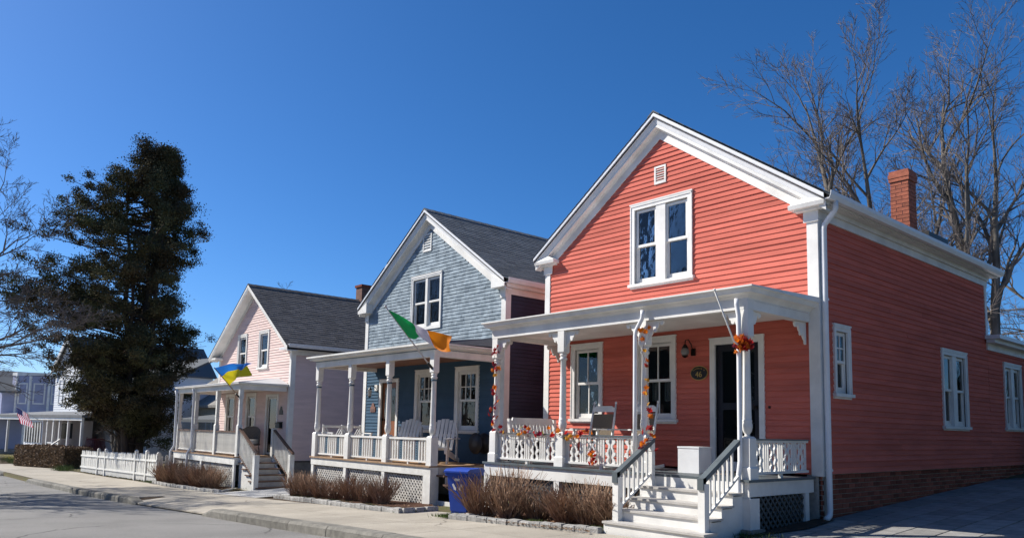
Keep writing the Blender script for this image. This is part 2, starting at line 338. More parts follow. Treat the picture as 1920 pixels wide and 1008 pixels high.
def window(M,parent,u0,u1,z0,z1,units=1,cols=(2,2),rows=(1,1),cas=.095,sill=True,inside='dark',trim=WHITE,mull=.16,sashw=.045,split=.5):
    """casing outer box u0..u1, z0 (bottom of sill) .. z1; returns the opening used as a hole"""
    mb=MB(M); zs=z0+(.055 if sill else 0)
    frame(mb,u0,u1,zs,z1,cas,-.02,.034,wb=0 if sill else cas)
    mb.box(u0-.012,u1+.012,-.01,.05,z1-.001,z1+.022)                       # drip cap
    mb.box(u0+.012,u1-.012,.0341,.045,z1-.035,z1-.001); mb.box(u0-.001,u0+.022,.0341,.044,zs,z1-.036); mb.box(u1-.022,u1+.001,.0341,.044,zs,z1-.036)
    a=u0+cas;b=u1-cas;zt=z1-cas;zb=zs+(0 if sill else cas)
    frame(mb,a,b,zb,zt,.022,-.11,-.021,wb=.03)                             # jamb
    opens=[(a+.02,b-.02)]
    if units==2:
        c=(a+b)/2; mb.box(c-mull/2,c+mull/2,-.09,.022,zb,zt); opens=[(a+.02,c-mull/2),(c+mull/2,b-.02)]
    win=part('window',mb,trim,parent)
    if sill:
        sb=MB(M); sb.box(u0-.035,u1+.035,-.05,.07,z0,z0+.05); sb.box(u0-.01,u1+.01,-.01,.028,z0-.03,z0-.001); part('sill',sb,trim,win)
    for (p,q) in opens:
        zm=zb+.03+(zt-zb-.05)*split
        for k,(s0,s1,dd) in enumerate(((zm-.02,zt-.02,-.008),(zb+.03,zm+.02,-.044))):
            sm=MB(M); frame(sm,p,q,s0,s1,sashw,dd-.032,dd,wb=sashw if k==0 else sashw*1.5)
            nc=cols[k]; nr=rows[k]; w_=(q-p-2*sashw)/nc; zb_=s0+(sashw if k==0 else sashw*1.5); h_=(s1-sashw-zb_)/nr
            for i in range(1,nc): sm.box(p+sashw+w_*i-.011,p+sashw+w_*i+.011,dd-.026,dd-.003,zb_,s1-sashw)
            for i in range(1,nr): sm.box(p+sashw,q-sashw,dd-.025,dd-.004,zb_+h_*i-.011,zb_+h_*i+.011)
            part('sash',sm,trim,win)
            gm=MB(M); gm.box(p+sashw*.8,q-sashw*.8,dd-.018,dd-.013,s0+.02,s1-.02); part('pane',gm,GLASS,win)
        if inside=='blind':
            bm_=MB(M)
            zz=zt-.05
            while zz>zb+.1: bm_.box(p+(q-p)*.72,q-.05,-.20,-.185,zz-.022,zz); zz-=.034
            part('blind',bm_,CURT,win)
        if inside=='cafe':
            bm_=MB(M); n_=15
            for i in range(n_):
                u=p+.04+(q-p-.08)*i/n_
                if .30<i/n_<.52: continue
                bm_.box(u,u+(q-p)/n_*.8,-.20-.015*(i%2),-.185-.015*(i%2),zb+(zt-zb)*.24,zm-.02)
            part('curtain',bm_,CURT,win)
        if inside=='curtain':
            bm_=MB(M); n_=8
            for i in range(n_):
                if 2<=i<=5: continue
                u=p+.02+(q-p-.04)*i/n_; bm_.box(u,u+(q-p)/n_*.9,-.20-.02*(i%2),-.188-.02*(i%2),zb+.03,zt)
            part('curtain',bm_,CURT,win)
        if inside=='shade':
            bm_=MB(M); bm_.box(p+.03,q-.03,-.20,-.19,zt-(zt-zb)*.16,zt); part('roller_shade',bm_,CURT,win)
    return (a,b,zb,zt)
def hole(u0,u1,z0,z1,cas=.095,sill=True): return (u0+cas,u1-cas,z0+(.055 if sill else cas),z1-cas)
def roof_shingles(xc,ztop,sl,xe,y0,y1,m,parent,sgn,off=.012,exp=.14,name='shingles'):
    """joined shingle tabs on one slope; xe=half run"""
    mb=MB(); run=xe; L=run*math.sqrt(1+sl*sl); n=int(L/exp); c=1/math.sqrt(1+sl*sl)
    nx,nz=sgn*sl*c,c
    def P(s_,y,h): X=run-s_*c; return (xc+sgn*X+nx*h,y,ztop-sl*X+nz*h)
    for k in range(n):
        s0=k*exp; s1=min(L,s0+exp*1.02); y=y0+rnd.uniform(-.3,0)
        while y<y1:
            w=rnd.choice([.16,.22,.3,.34]); a=max(y,y0);b=min(y+w,y1)
            if b-a>.02:
                t=rnd.choice([.010,.010,.013]); mb.cur=rnd.random()
                A=P(s0,a,off);B=P(s0,b-.004,off);A2=P(s0,a,off+t);B2=P(s0,b-.004,off+t);C_=P(s1,b-.004,off+.004);D_=P(s1,a,off+.004)
                mb.add([A,B,B2,A2,C_,D_],[(0,1,2,3),(3,2,4,5)]+([(0,3,5),(1,4,2)] if t>.015 else []))
            y+=w
    return link(name,mb.mesh(name,m,False,True,recalc=False),parent,kind='stuff')
def gable_roof(H,x0,x1,y0,y1,xc,ztop,sl,xe,ov,mS,rake='crown',ret='return',th=.10,eavez=None,back=.25):
    """roof slabs, rakes, eaves. xe half run to roof edge; ov front overhang; y0 front wall plane"""
    yf=y0-ov; yb=y1+back
    zt=lambda X:ztop-sl*abs(X-xc)
    rf=MB()
    for s_ in (-1,1):
        A=[(xc,yf,ztop-.012),(xc,yb,ztop-.012),(xc+s_*xe,yb,zt(xc+xe)-.012),(xc+s_*xe,yf,zt(xc+xe)-.012)]
        B=[(p[0],p[1],p[2]-th) for p in A]; rf.loft(A,B)
    roof=part('roof',rf,EDGE,H)
    for s_ in (-1,1): roof_shingles(xc,ztop-.012,sl,xe+.03,yf-.025,yb,mS,roof,s_,.002)
    cap=MB(); 
    for k in range(int((yb-yf)/.25)):
        y=yf-.02+k*.25; cap.cur=rnd.random()
        for s_ in (-1,1): cap.loft([(xc,y,ztop+.03),(xc,y+.26,ztop+.022),(xc+s_*.13,y+.26,ztop-sl*.13+.018),(xc+s_*.13,y,ztop-sl*.13+.026)],[(xc,y,ztop+.0),(xc,y+.26,ztop+.0),(xc+s_*.13,y+.26,ztop-sl*.13+.0),(xc+s_*.13,y,ztop-sl*.13+.0)])
    link('ridge_cap',cap.mesh('ridge_cap',mS,False,True),roof)
    def rk(poly,s_,name,m=WHITE,xa=0.0,xb=None,parent=roof):   # poly in (depth outwards, drop), swept along the rake
        xb=xe if xb is None else xb; mb=MB()
        A=[(xc+s_*xa,y0-d,zt(xc+xa)-v) for d,v in poly]; B=[(xc+s_*xb,y0-d,zt(xc+xb)-v) for d,v in poly]
        mb.loft(A,B); return part(name,mb,m,parent)
    for s_ in (-1,1):
        if rake=='crown':
            rk([(ov+.012,.018),(ov+.012,.075),(ov-.03,.12),(ov-.05,.20),(ov-.08,.205),(ov-.08,.018)],s_,'rake_crown',GUTW)
            rk([(ov-.082,.10),(ov-.055,.206),(ov-.055,.262),(ov-.082,.262)],s_,'rake_board',WHITE)
            rk([(ov-.083,.235),(ov-.083,.26),(-.02,.26),(-.02,.235)],s_,'rake_soffit',WHITE)
            rk([(.05,.262),(.028,.30),(.028,.46),(-.02,.46),(-.02,.262)],s_,'rake_frieze',WHITE,xb=xe-.28)
        else:
            rk([(ov+.012,.018),(ov+.012,.10),(ov-.012,.19),(ov-.03,.19),(ov-.03,.018)],s_,'rake_board',WHITE)
            rk([(ov-.031,.13),(ov-.031,.155),(-.02,.155),(-.02,.13)],s_,'rake_soffit',WHITE)
            rk([(.028,.157),(.028,.30),(-.02,.30),(-.02,.157)],s_,'rake_frieze',WHITE,xb=xe-.25)
    return roof,zt
def gutter(parent,x,y0,y1,z,s_=1,w=.11,h=.10,m=None,roof_in=.06):
    mb=MB(); prof=[(0,0),(.0,h),(.012,h),(.012,.012),(w-.035,.012),(w-.012,h*.55),(w-.008,h),(w,h),(w,h*.9),(w-.004,h*.55),(w-.03,0)]
    mb.prism([(x+s_*a,z+b) for a,b in prof],1,y0,y1)
    return part('gutter',mb,m or GUTW,parent)
def downspout(parent,path,r=.035,m=None):
    mb=MB(); mb.tube(path,r,10); return part('downspout',mb,m or GUTW,parent,smooth=True)
def brick_wall(M,parent,u0,u1,z0,z1,m,limit=300,L=.205,h=.062,j=.011,d0=0.0,d1=.014,cut=None,backing=True):
    """single bricks (shared mesh) on a mortar bed"""
    mbk=MB(M)
    nr=int((z1-z0)/(h+j)); made=[]
    proto={}
    bed=MB(M); bed.box(u0,u1,d0-.2,d0+.004,z0,z1); bed_o=part('mortar_bed',bed,MORTAR,parent) if backing else None
    k=0
    for r in range(nr):
        z=z1-(r+1)*(h+j); u=u0-(L+j)/2*(r%2)
        while u<u1:
            a=max(u,u0);b=min(u+L,u1)
            if b-a>.03:
                mb=MB(); key=round(b-a,3)
                if key not in proto:
                    w=b-a
                    pm=MB(lambda uu,dd,zz:tuple(Vector(M(uu,dd,zz))-Vector(M(0,0,0)))); pm.box(-w/2,w/2,d0-.02,d1,0,h); proto[key]=pm.mesh('brick',m)
                made.append((key,(a+b)/2,z+rnd.uniform(-.001,.001)))
            u+=L+j
    return made,proto,bed_o
def place_bricks(M,made,proto,parent,limit):
    stuff=MB(); base=Vector(M(0,0,0))
    for i,(k,u,z) in enumerate(made):
        p=Vector(M(u,0,z))-base+base
        if i<limit: link('brick',proto[k],parent,loc=p)
        else:
            me=proto[k]; stuff.add([tuple(Vector(v.co)+p) for v in me.vertices],[tuple(f.vertices) for f in me.polygons])
    if stuff.f: link('brickwork',stuff.mesh('brickwork',proto[made[0][0]].materials[0]),parent,kind='stuff')
def lattice(M,parent,u0,u1,z0,z1,m,p=.085,w=.032,t=.008):
    mb=MB(M); H=z1-z0
    for s_,dd in ((1,0.0),(-1,t)):
        k=-H if s_>0 else 0
        u=u0-H
        while u<u1+H:
            # line from (u,z0) to (u+s*H,z1), clipped
            a0,b0=(u,z0),(u+s_*H,z1)
            pts=[]
            for (A,B) in ((a0,b0),):
                t0,t1=0.,1.; dx=B[0]-A[0]
                if dx>0: t0=max(t0,(u0-A[0])/dx); t1=min(t1,(u1-A[0])/dx)
                else: t0=max(t0,(u1-A[0])/dx); t1=min(t1,(u0-A[0])/dx)
                if t1-t0>.04:
                    c0=(A[0]+dx*t0,z0+H*t0);c1=(A[0]+dx*t1,z0+H*t1); hw=w*.7
                    mb.hexa([(c0[0]-hw,dd,c0[1]),(c0[0]+hw,dd,c0[1]),(c0[0]+hw,dd+t,c0[1]),(c0[0]-hw,dd+t,c0[1]),(c1[0]-hw,dd,c1[1]),(c1[0]+hw,dd,c1[1]),(c1[0]+hw,dd+t,c1[1]),(c1[0]-hw,dd+t,c1[1])])
            u+=p*1.41
    return part('lattice',mb,m,parent,kind='stuff')
def vent(M,parent,u0,u1,z0,z1,n=6):
    mb=MB(M); frame(mb,u0,u1,z0,z1,.035,-.01,.03); bk=MB(M)
    v=part('gable_vent',mb,WHITE,parent); bk.box(u0+.03,u1-.03,-.02,-.012,z0+.03,z1-.03); part('vent_screen',bk,BLKP,v)
    h=(z1-z0-.07)/n
    for i in range(n):
        z=z0+.035+h*i; l=MB(M); l.hexa([(u0+.036,-.008,z+h*.62),(u1-.036,-.008,z+h*.62),(u1-.036,.026,z+.004),(u0+.036,.026,z+.004),(u0+.036,-.008,z+h*.62+.012),(u1-.036,-.008,z+h*.62+.012),(u1-.036,.026,z+.016),(u0+.036,.026,z+.016)]); part('louvre',l,WHITE,v)
def turned_post(name,x,y,z0,z1,H,ped=.165,pedh=.57,base=.2,baseh=.15,up=.145,uph=.36,r=.052,bands=None,m=WHITE):
    mb=MB(); h=ped/2;b=base/2;u=up/2
    mb.box(x-b,x+b,y-b,y+b,z0,z0+baseh); mb.hexa([(x-b,y-b,z0+baseh),(x+b,y-b,z0+baseh),(x+b,y+b,z0+baseh),(x-b,y+b,z0+baseh),(x-h,y-h,z0+baseh+.02),(x+h,y-h,z0+baseh+.02),(x+h,y+h,z0+baseh+.02),(x-h,y+h,z0+baseh+.02)])
    mb.box(x-h,x+h,y-h,y+h,z0+baseh+.02,z0+pedh-.03)
    q=h*.72; mb.hexa([(x-h,y-h,z0+pedh-.03),(x+h,y-h,z0+pedh-.03),(x+h,y+h,z0+pedh-.03),(x-h,y+h,z0+pedh-.03),(x-q,y-q,z0+pedh),(x+q,y-q,z0+pedh),(x+q,y+q,z0+pedh),(x-q,y+q,z0+pedh)])
    po=part(name,mb,m,H); mb=MB()
    mb.box(x-u,x+u,y-u,y+u,z1-uph,z1); q=u*.72
    mb.hexa([(x-q,y-q,z1-uph-.03),(x+q,y-q,z1-uph-.03),(x+q,y+q,z1-uph-.03),(x-q,y+q,z1-uph-.03),(x-u,y-u,z1-uph),(x+u,y-u,z1-uph),(x+u,y+u,z1-uph),(x-u,y+u,z1-uph)])
    part('upper_block',mb,m,po)
    zb=z0+pedh-.002; ze=z1-uph-.028; T=MB()
    pr=[(.7,0),(.75,.012),(.62,.022),(.72,.035),(1.15,.07),(1.32,.12),(1.34,.16),(1.18,.185),(1.25,.20),(1.25,.215),(1.12,.225),(1.14,.26)]
    prof=[(r*a,zb+v) for a,v in pr]+[(r*(1.1-.18*t),zb+.3+(ze-zb-.42)*t) for t in (0,.33,.66,1)]
    prof+=[(r*1.0,ze-.115),(r*1.25,ze-.105),(r*1.28,ze-.075),(r*.95,ze-.06),(r*.95,ze-.045),(r*1.2,ze-.03),(r*1.2,ze-.012),(r*.9,ze)]
    T.lathe(prof,16,(x,y)); part('turned_shaft',T,m,po,smooth=True)
    for zz in (bands or []):
        B_=MB(); B_.lathe([(r*1.13,zz-.018),(r*1.155,zz-.016),(r*1.155,zz+.016),(r*1.13,zz+.018)],16,(x,y)); part('painted_band',B_,BLUEP,po,smooth=True)
    return po
def scroll_poly(s=1.0):
    # sawn bracket: arms along +u (top) and down the post, S scroll between
    P=[(0,0),(.27,0),(.29,-.02),(.285,-.05),(.262,-.075),(.235,-.075),(.22,-.055),(.225,-.035),(.205,-.04),(.19,-.07),(.175,-.11),(.15,-.13),(.15,-.155),(.13,-.175),(.105,-.17),(.10,-.145),(.085,-.15),(.075,-.185),(.055,-.215),(.03,-.235),(.028,-.265),(.012,-.285),(0,-.285)]
    return [(a*s,b*s) for a,b in P]
def bracket(parent,x,y,z,axis,s_,sc=1.0,t=.03):
    mb=MB(); poly=scroll_poly(sc)
    if axis==0: mb.prism([(x+s_*a,z+b) for a,b in poly],1,y-t/2,y+t/2)
    else: mb.prism([(y+s_*a,z+b) for a,b in poly],0,x-t/2,x+t/2)
    return part('bracket',mb,WHITE,parent)
# ================================================================ coral red house
FR=front(0.0); SR=right(0.0)
RED=thing('clapboard_house','coral red clapboard house with white trim, scroll-bracketed porch and brick foundation','house',(-2.9,3.5,-.72),world=True)
rxc,rz,rsl=-2.91,6.32,.70; RX0,RX1,RY1=-5.83,0.0,7.40; zpl=4.02
ZW=rz-rsl*2.92-.34      # where wall turns into gable (under frieze)
rh=[hole(-3.58,-2.21,3.20,4.742),hole(-5.08,-4.25,.74,2.23),hole(-3.39,-2.56,.74,2.23),(-1.78,-.98,.0,2.02)]
gF=Gable(RX0,RX1,3.92,rsl)
fw=sheath('front_wall',FR,gF,-.005,rz-.36,rh,DARK,RED)
siding(FR,Gable(RX0+.10,RX1-.10,rz-.70*2.82-.44,rsl),-.01,5.90,rh,.0885,REDS,fw)
sh=[hole(.40,.95,1.15,2.24,.085),hole(4.72,6.05,.74,2.24),hole(8.33,9.56,.77,2.24)]
swl=sheath('side_wall',SR,Gable(.0,RY1),.0,4.05,sh[:2],DARK,RED)
siding(SR,Gable(.10,RY1-.02),.0,3.84,sh[:2],.0885,REDS,swl)
ew=sheath('rear_wing_wall',SR,Gable(RY1,13.0),.0,2.62,sh[2:],DARK,RED); siding(SR,Gable(RY1-.015,13.0),.0,2.47,sh[2:],.0885,REDS,ew)
mb=MB(); mb.box(RX0,RX0+.1,.1,RY1,-.12,4.05); mb.box(RX0,-.1,RY1-.1,RY1,2.5,4.05); mb.box(RX0+.1,-.1,.1,12.9,-.2,-.12); mb.box(RX0,-.0,12.9,13,-.12,2.6); mb.box(RX0,RX0+.1,RY1,13,-.12,2.6)
mb.prism([(RX0,4.05),(RX1-.01,4.05),(rxc,rz-.2)],1,RY1-.1,RY1-.02); part('rear_walls',mb,REDS,RED)
mb=MB(); mb.box(RX0+.1,-.1,.5,7.2,2.55,2.65); part('upper_floor',mb,DARK,RED)
mb=MB(SR); mb.box(RY1+.0,13.2,-6,.16,2.60,2.70); mb.box(RY1-.18,13.2,.02,.30,2.66,2.74); wr=part('wing_roof',mb,GUTW,RED)
mb=MB(SR); mb.box(RY1-.08,13.1,.0,.04,2.44,2.60); mb.box(RY1-.16,13.1,.041,.20,2.58,2.655); part('wing_frieze',mb,WHITE,wr)
# corner boards
mb=MB(); mb.box(RX1-.145,RX1+.028,-.028,.0,-.03,3.92); mb.box(RX1,RX1+.028,.0005,.14,-.03,3.92); part('corner_board',mb,WHITE,RED)
mb=MB(); mb.box(RX0-.028,RX0+.115,-.028,.0,-.03,3.92); mb.box(RX0-.028,RX0,.0005,.14,-.03,3.92); part('corner_board',mb,WHITE,RED)
mb=MB(); mb.box(-.0,.028,RY1-.10,RY1+.02,2.72,3.84); part('corner_board',mb,WHITE,RED)
roof,zt=gable_roof(RED,RX0,RX1,0,RY1,rxc,rz,rsl,3.13,.20,SHING)
for s_,x in ((1,RX1),(-1,RX0)):
    mb=MB(); o=s_
    mb.hexa([(x-o*.36,-.175,3.965),(x+o*.20,-.175,3.965),(x+o*.20,.0,3.965),(x-o*.36,.0,3.965),(x-o*.36,-.19,4.025),(x+o*.215,-.19,4.025),(x+o*.215,.0,4.025),(x-o*.36,.0,4.025)])
    mb.hexa([(x-o*.36,-.19,4.0251),(x+o*.215,-.19,4.0251),(x+o*.215,-.0,4.0251),(x-o*.36,.0,4.0251),(x-o*.10,-.12,4.14),(x+o*.16,-.12,4.14),(x+o*.16,-.0,4.14),(x-o*.10,.0,4.14)])
    mb.box(x-o*.30,x+o*.12,-.11,-.0,3.93,3.9649); mb.box(x-o*.185,x+o*.05,-.05,-.0281,3.76,3.929)
    part('eave_return',mb,WHITE,roof)
mb=MB(SR); mb.box(-.02,RY1+.05,.0,.036,3.80,3.97); mb.box(-.0,RY1+.05,.037,.075,3.92,3.99); mb.box(-.11,RY1+.17,.0,.165,3.991,4.06); mb.box(-.18,RY1+.22,.165,.20,4.0,4.09); part('eave_frieze',mb,WHITE,roof)
gutter(roof,.202,-.19,RY1+.24,4.02,1,.125,.115)
mb=MB(); mb.box(RX0-.20,RX0,.0,RY1,3.9,4.06); part('eave_frieze',mb,WHITE,roof)
downspout(RED,[(.27,.05,4.03),(.27,.05,3.93),(.255,.05,3.88),(.10,.045,3.70),(.085,.045,3.62),(.085,.04,2.0),(.085,.04,-.50),(.088,.02,-.58),(.10,-.10,-.63)],.043)
for zz in (2.55,.05):
    mb=MB(); mb.box(.02,.14,.03,.055,zz,zz+.03); part('spout_strap',mb,GUTW,RED)
# windows, vent
window(FR,RED,-3.58,-2.21,3.20,4.742,2,(1,1),inside='blind',mull=.21)
window(FR,RED,-5.08,-4.25,.74,2.23,1,(2,2),inside='cafe'); window(FR,RED,-3.39,-2.56,.74,2.23,1,(2,2),inside='cafe')
window(SR,RED,.40,.95,1.15,2.24,1,(2,1),(2,1),cas=.085,inside='curtain')
window(SR,RED,4.72,6.05,.74,2.24,2,(1,1),mull=.2); window(SR,RED,8.33,9.56,.77,2.24,2,(1,1),mull=.2)
vent(FR,RED,-3.03,-2.77,5.03,5.36)
# door
mb=MB(FR); frame(mb,-1.875,-.885,-.03,2.11,.095,-.1,.036,wb=0); mb.box(-1.885,-.875,-.01,.048,2.1101,2.13); dfm=part('door_frame',mb,WHITE,RED)
mb=MB(FR); mb.box(-1.78,-.98,-.09,-.05,.06,2.012); d=part('door',mb,NAVY,RED)
mb=MB(FR); frame(mb,-1.78,-.98,.12,2.012,.11,-.05,-.028,wb=.2); mb.box(-1.67,-1.09,-.05,-.028,.95,1.06); part('storm_frame',mb,NAVY,d)
mb=MB(FR); mb.box(-1.67,-1.09,-.044,-.04,.3,.95); mb.box(-1.67,-1.09,-.044,-.04,1.06,1.91); part('pane',mb,GLASS,d)
mb=MB(FR); mb.box(-1.08,-1.03,-.03,.02,.96,1.0); mb.box(-1.08,-1.065,.02,.03,.93,1.03); part('handle',mb,BRNZ,d)
mb=MB(FR); mb.box(-1.78,-.98,-.12,.03,-.03,.118); part('door_sill',mb,WHITE,dfm)
# foundation bricks
fnd=MB(); fnd.box(RX0+.1,-.14,.05,.15,-1.3,-.13); fnd.box(RX0+.02,RX0+.1,.05,RY1,-1.4,-.13); foundation=part('foundation_core',fnd,MORTAR,RED)
made,proto,bed=brick_wall(SR,foundation,.0,10.4,-.90,-.003,BRICK,d0=-.03,d1=-.012); 
made=[q for q in made if q[2]>G(.1,q[1])-.08]; place_bricks(SR,made,proto,foundation,300)
made,proto,bed=brick_wall(FR,foundation,-.24,-.0,-.90,-.003,BRICK,d0=-.03,d1=-.013); place_bricks(FR,made,proto,foundation,60)
# chimney
mb=MB(); mb.box(-.51,-.20,4.02,4.36,4.0,5.60); ch=part('chimney',mb,MORTAR,RED)
for M,u0,u1 in ((front(4.02),-.52,-.19),(right(-.20),4.01,4.37)):
    made,proto,_=brick_wall(M,ch,u0,u1,4.25,5.42,BRICKC,d0=.0,d1=.012,backing=False); place_bricks(M,made,proto,ch,200)
mb=MB(); mb.box(-.54,-.17,3.99,4.39,5.42,5.49); mb.box(-.548,-.162,3.982,4.398,5.491,5.565); mb.box(-.535,-.175,3.995,4.385,5.566,5.63); part('corbel',mb,BRICKC,ch)
mb=MB(); mb.box(-.55,-.16,3.97,4.005,4.2,4.46); mb.box(-.185,-.155,3.98,4.40,4.2,4.48); part('flashing',mb,GALV,ch)
mb=MB(); mb.box(-.55,-.12,4.75,5.75,4.36,4.55); part('skylight',mb,BLKP,roof)
mb=MB(); mb.lathe([(.05,4.2),(.05,4.52),(.04,4.54)],10,(-.25,1.25)); part('vent_pipe',mb,BLKP,roof)
# ---- porch
DZ=-.04; PY=-1.65
mb=MB()
x=-5.58
pd=MB(); pd.box(-5.56,-.12,-1.72,-.02,DZ-.20,DZ-.032); pdeck=part('porch_deck',pd,DARK,RED)
for i in range(46):
    a=-5.60+i*.1195; b=MB(); b.box(a,a+.1165,-1.80,-.035,DZ-.03,DZ+rnd.uniform(-.001,.001)); part('deck_board',b,GREY,pdeck)
mb=MB(); mb.box(-5.585,-.105,-1.775,-1.74,DZ-.24,DZ-.031); mb.box(-.135,-.105,-1.739,-.05,DZ-.22,DZ-.031); mb.box(-5.585,-5.555,-1.739,-.05,DZ-.22,DZ-.031); part('fascia_board',mb,WHITE,pdeck)
mb=MB(); mb.box(-5.60,-.085,-1.81,-1.78,DZ-.031,DZ+.004); mb.box(-.104,-.075,-1.8,-.05,DZ-.031,DZ+.003); part('deck_nosing',mb,GREY,pdeck)
lattice(front(-1.70),pdeck,-5.5,-1.7,-1.2,DZ-.22,LATD); lattice(right(-.13),pdeck,-1.55,-.33,-1.0,DZ-.2,LATD)
for q in ((-5.585,-5.43,-1.772,-1.66,-1.2,DZ-.241),(-3.76,-3.63,-1.772,-1.7,-1.2,DZ-.241),(-.31,-.085,-1.79,-1.56,-.84,DZ-.241),(-.16,-.09,-.33,-.22,-.8,DZ-.221)): part('skirt_post',MB().box(*q),WHITE,pdeck)
mb=MB(); mb.box(-.36,-.04,-1.84,-1.5,-1.0,-.68); part('footing_stone',mb,CONC,pdeck)
PX=[-5.42,-3.68,-1.93,-.20]
posts=[turned_post('porch_post',x,PY,DZ,2.24,RED) for x in PX]
for i,x in enumerate(PX):
    if i>0: bracket(posts[i],x-.073,PY,2.235,0,-1)
    if i<3: bracket(posts[i],x+.073,PY,2.235,0,1)
bracket(posts[0],PX[0],PY+.073,2.235,1,1); bracket(posts[3],PX[3],PY+.073,2.235,1,1)
bracket(RED,-.20,-.03,2.235,1,-1,1.15); bracket(RED,-5.42,-.03,2.235,1,-1,1.15)
mb=MB(); mb.box(-5.50,-.12,PY-.075,PY+.075,2.241,2.37); mb.box(-5.495,-5.345,PY+.076,-.03,2.241,2.37); mb.box(-.275,-.125,PY+.076,-.03,2.241,2.37); prf=part('porch_beam',mb,WHITE,RED)
mb=MB(); mb.box(-5.34,-.28,PY+.08,-.03,2.32,2.345); part('porch_ceiling',mb,WHITE,prf)
# cornice: swept crown on three sides
def cornice(xl,xr,yf,z,parent,prof,m):
    def ring(o,v): return [(xl-o,-.03),(xl-o,yf-o),(xr+o,yf-o),(xr+o,-.03)],z+v
    mb=MB()
    for k in range(len(prof)-1):
        A,za_=ring(*prof[k]);B,zb_=ring(*prof[k+1])
        for i in range(3): mb.add([(*A[i],za_),(*A[i+1],za_),(*B[i+1],zb_),(*B[i],zb_)],[(0,1,2,3)])
    return part('porch_cornice',mb,m,parent)
cornice(-5.50,-.12,PY-.076,2.371,prf,[(0,0),(.0,.02),(.03,.05),(.035,.06),(.085,.075),(.105,.08),(.105,.095),(.11,.10),(.125,.135),(.15,.145),(.15,.165),(.14,.165)],WHITE)
pr=MB(); pr.hexa([(-5.64,-1.865,2.515),(.02,-1.865,2.515),(.02,-.03,2.53),(-5.64,-.03,2.53),(-5.645,-1.87,2.537),(.025,-1.87,2.537),(.025,-.03,2.60),(-5.645,-.03,2.60)]); part('porch_roof',pr,GUTW,prf)
# railings with sawn scroll balusters
RZ0,RZ1=.02,.50
def scroll_half(s):
    L=[(.004,.0),(.034,.0),(.042,.05),(.030,.09),(.012,.115),(.030,.15),(.052,.17),(.055,.20),(.040,.225),(.022,.222),(.03,.26),(.045,.30),(.058,.335),(.052,.37),(.034,.385),(.016,.372),(.014,.40),(.022,.43),(.034,.445),(.028,.455),(.004,.455)]
    return [(s*a,b) for a,b in L]
SC=MB(); 
for s_ in (-1,1):
    pts=[(.012,0),(.05,0),(.058,.035),(.047,.075),(.030,.10),(.046,.125),(.060,.15),(.055,.18),(.036,.19),(.040,.215),(.026,.25),(.024,.29),(.044,.315),(.056,.345),(.050,.375),(.030,.388),(.044,.41),(.052,.43),(.05,.445),(.012,.445),(.02,.42),(.014,.39),(.018,.36),(.020,.335),(.006,.30),(.006,.25),(.022,.21),(.026,.17),(.016,.13),(.012,.10),(.022,.07),(.024,.04)]
    SC.prism([(s_*a*1.75,b) for a,b in pts],1,-.012,.012)
SCM=SC.mesh('scroll_baluster',WHITE)
STB=MB(); STB.box(-.013,.013,-.013,.013,0,.445); STM=STB.mesh('baluster',WHITE)
def red_rail(a,b,axis,c,n,parent):
    mb=MB(front(c) if axis==0 else right(c)); mb.box(a,b,-.045,.045,RZ1-.02,RZ1); mb2=MB(front(c) if axis==0 else right(c)); mb2.box(a,b,-.03,.03,RZ0,RZ0+.035); mb2.box(a,b,-.028,.028,RZ1-.05,RZ1-.0201); mb2.box((a+b)/2-.03,(a+b)/2+.03,-.02,.02,DZ,RZ0)
    r=part('railing',mb2,WHITE,parent); part('handrail',mb,GREY,r)
    w=(b-a)/n
    for i in range(n):
        u=a+w*(i+.5)
        P=lambda q:(q,c,RZ0+.03) if axis==0 else (c,q,RZ0+.03)
        rt=(0,0,0) if axis==0 else (0,0,math.pi/2)
        link('scroll_baluster',SCM,r,P(u),rt)
        for q in ([u-w*.5,u-w*.5+.052,u+w*.5-.052] if i else [u-w*.5+.02,u-w*.5+.06,u+w*.5-.052]): link('baluster',STM,r,P(q),rt)
red_rail(PX[0]+.085,PX[1]-.085,0,PY,4,RED); red_rail(PX[1]+.085,PX[2]-.085,0,PY,4,RED); red_rail(PY+.085,-.06,1,PX[3],4,RED)
# downspouts on the porch, empty flag holder
downspout(RED,[(-1.86,-1.80,2.39),(-1.86,-1.80,2.32),(-1.87,-1.795,2.27),(-2.00,-1.775,2.10),(-2.02,-1.775,2.02),(-2.02,-1.775,1.0),(-2.02,-1.775,.06)],.033)
downspout(RED,[(-.245,-1.80,2.38),(-.245,-1.80,2.30),(-.235,-1.775,2.15),(-.24,-1.765,1.9),(-.24,-1.765,.2),(-.245,-1.80,.02),(-.245,-1.80,-.60),(-.25,-1.815,-.68),(-.30,-1.88,-.73)],.033)
mb=MB(); mb.tube([(-.20,-1.76,1.72),(-.20,-1.95,1.78),(-.20,-2.385,2.40)],[.018,.012,.010],8); mb.lathe([(.008,2.395),(.016,2.405),(.016,2.42),(.006,2.43)],8,(-.20,-2.387)); fp=part('flagpole',mb,WHITE,posts[3],smooth=True)
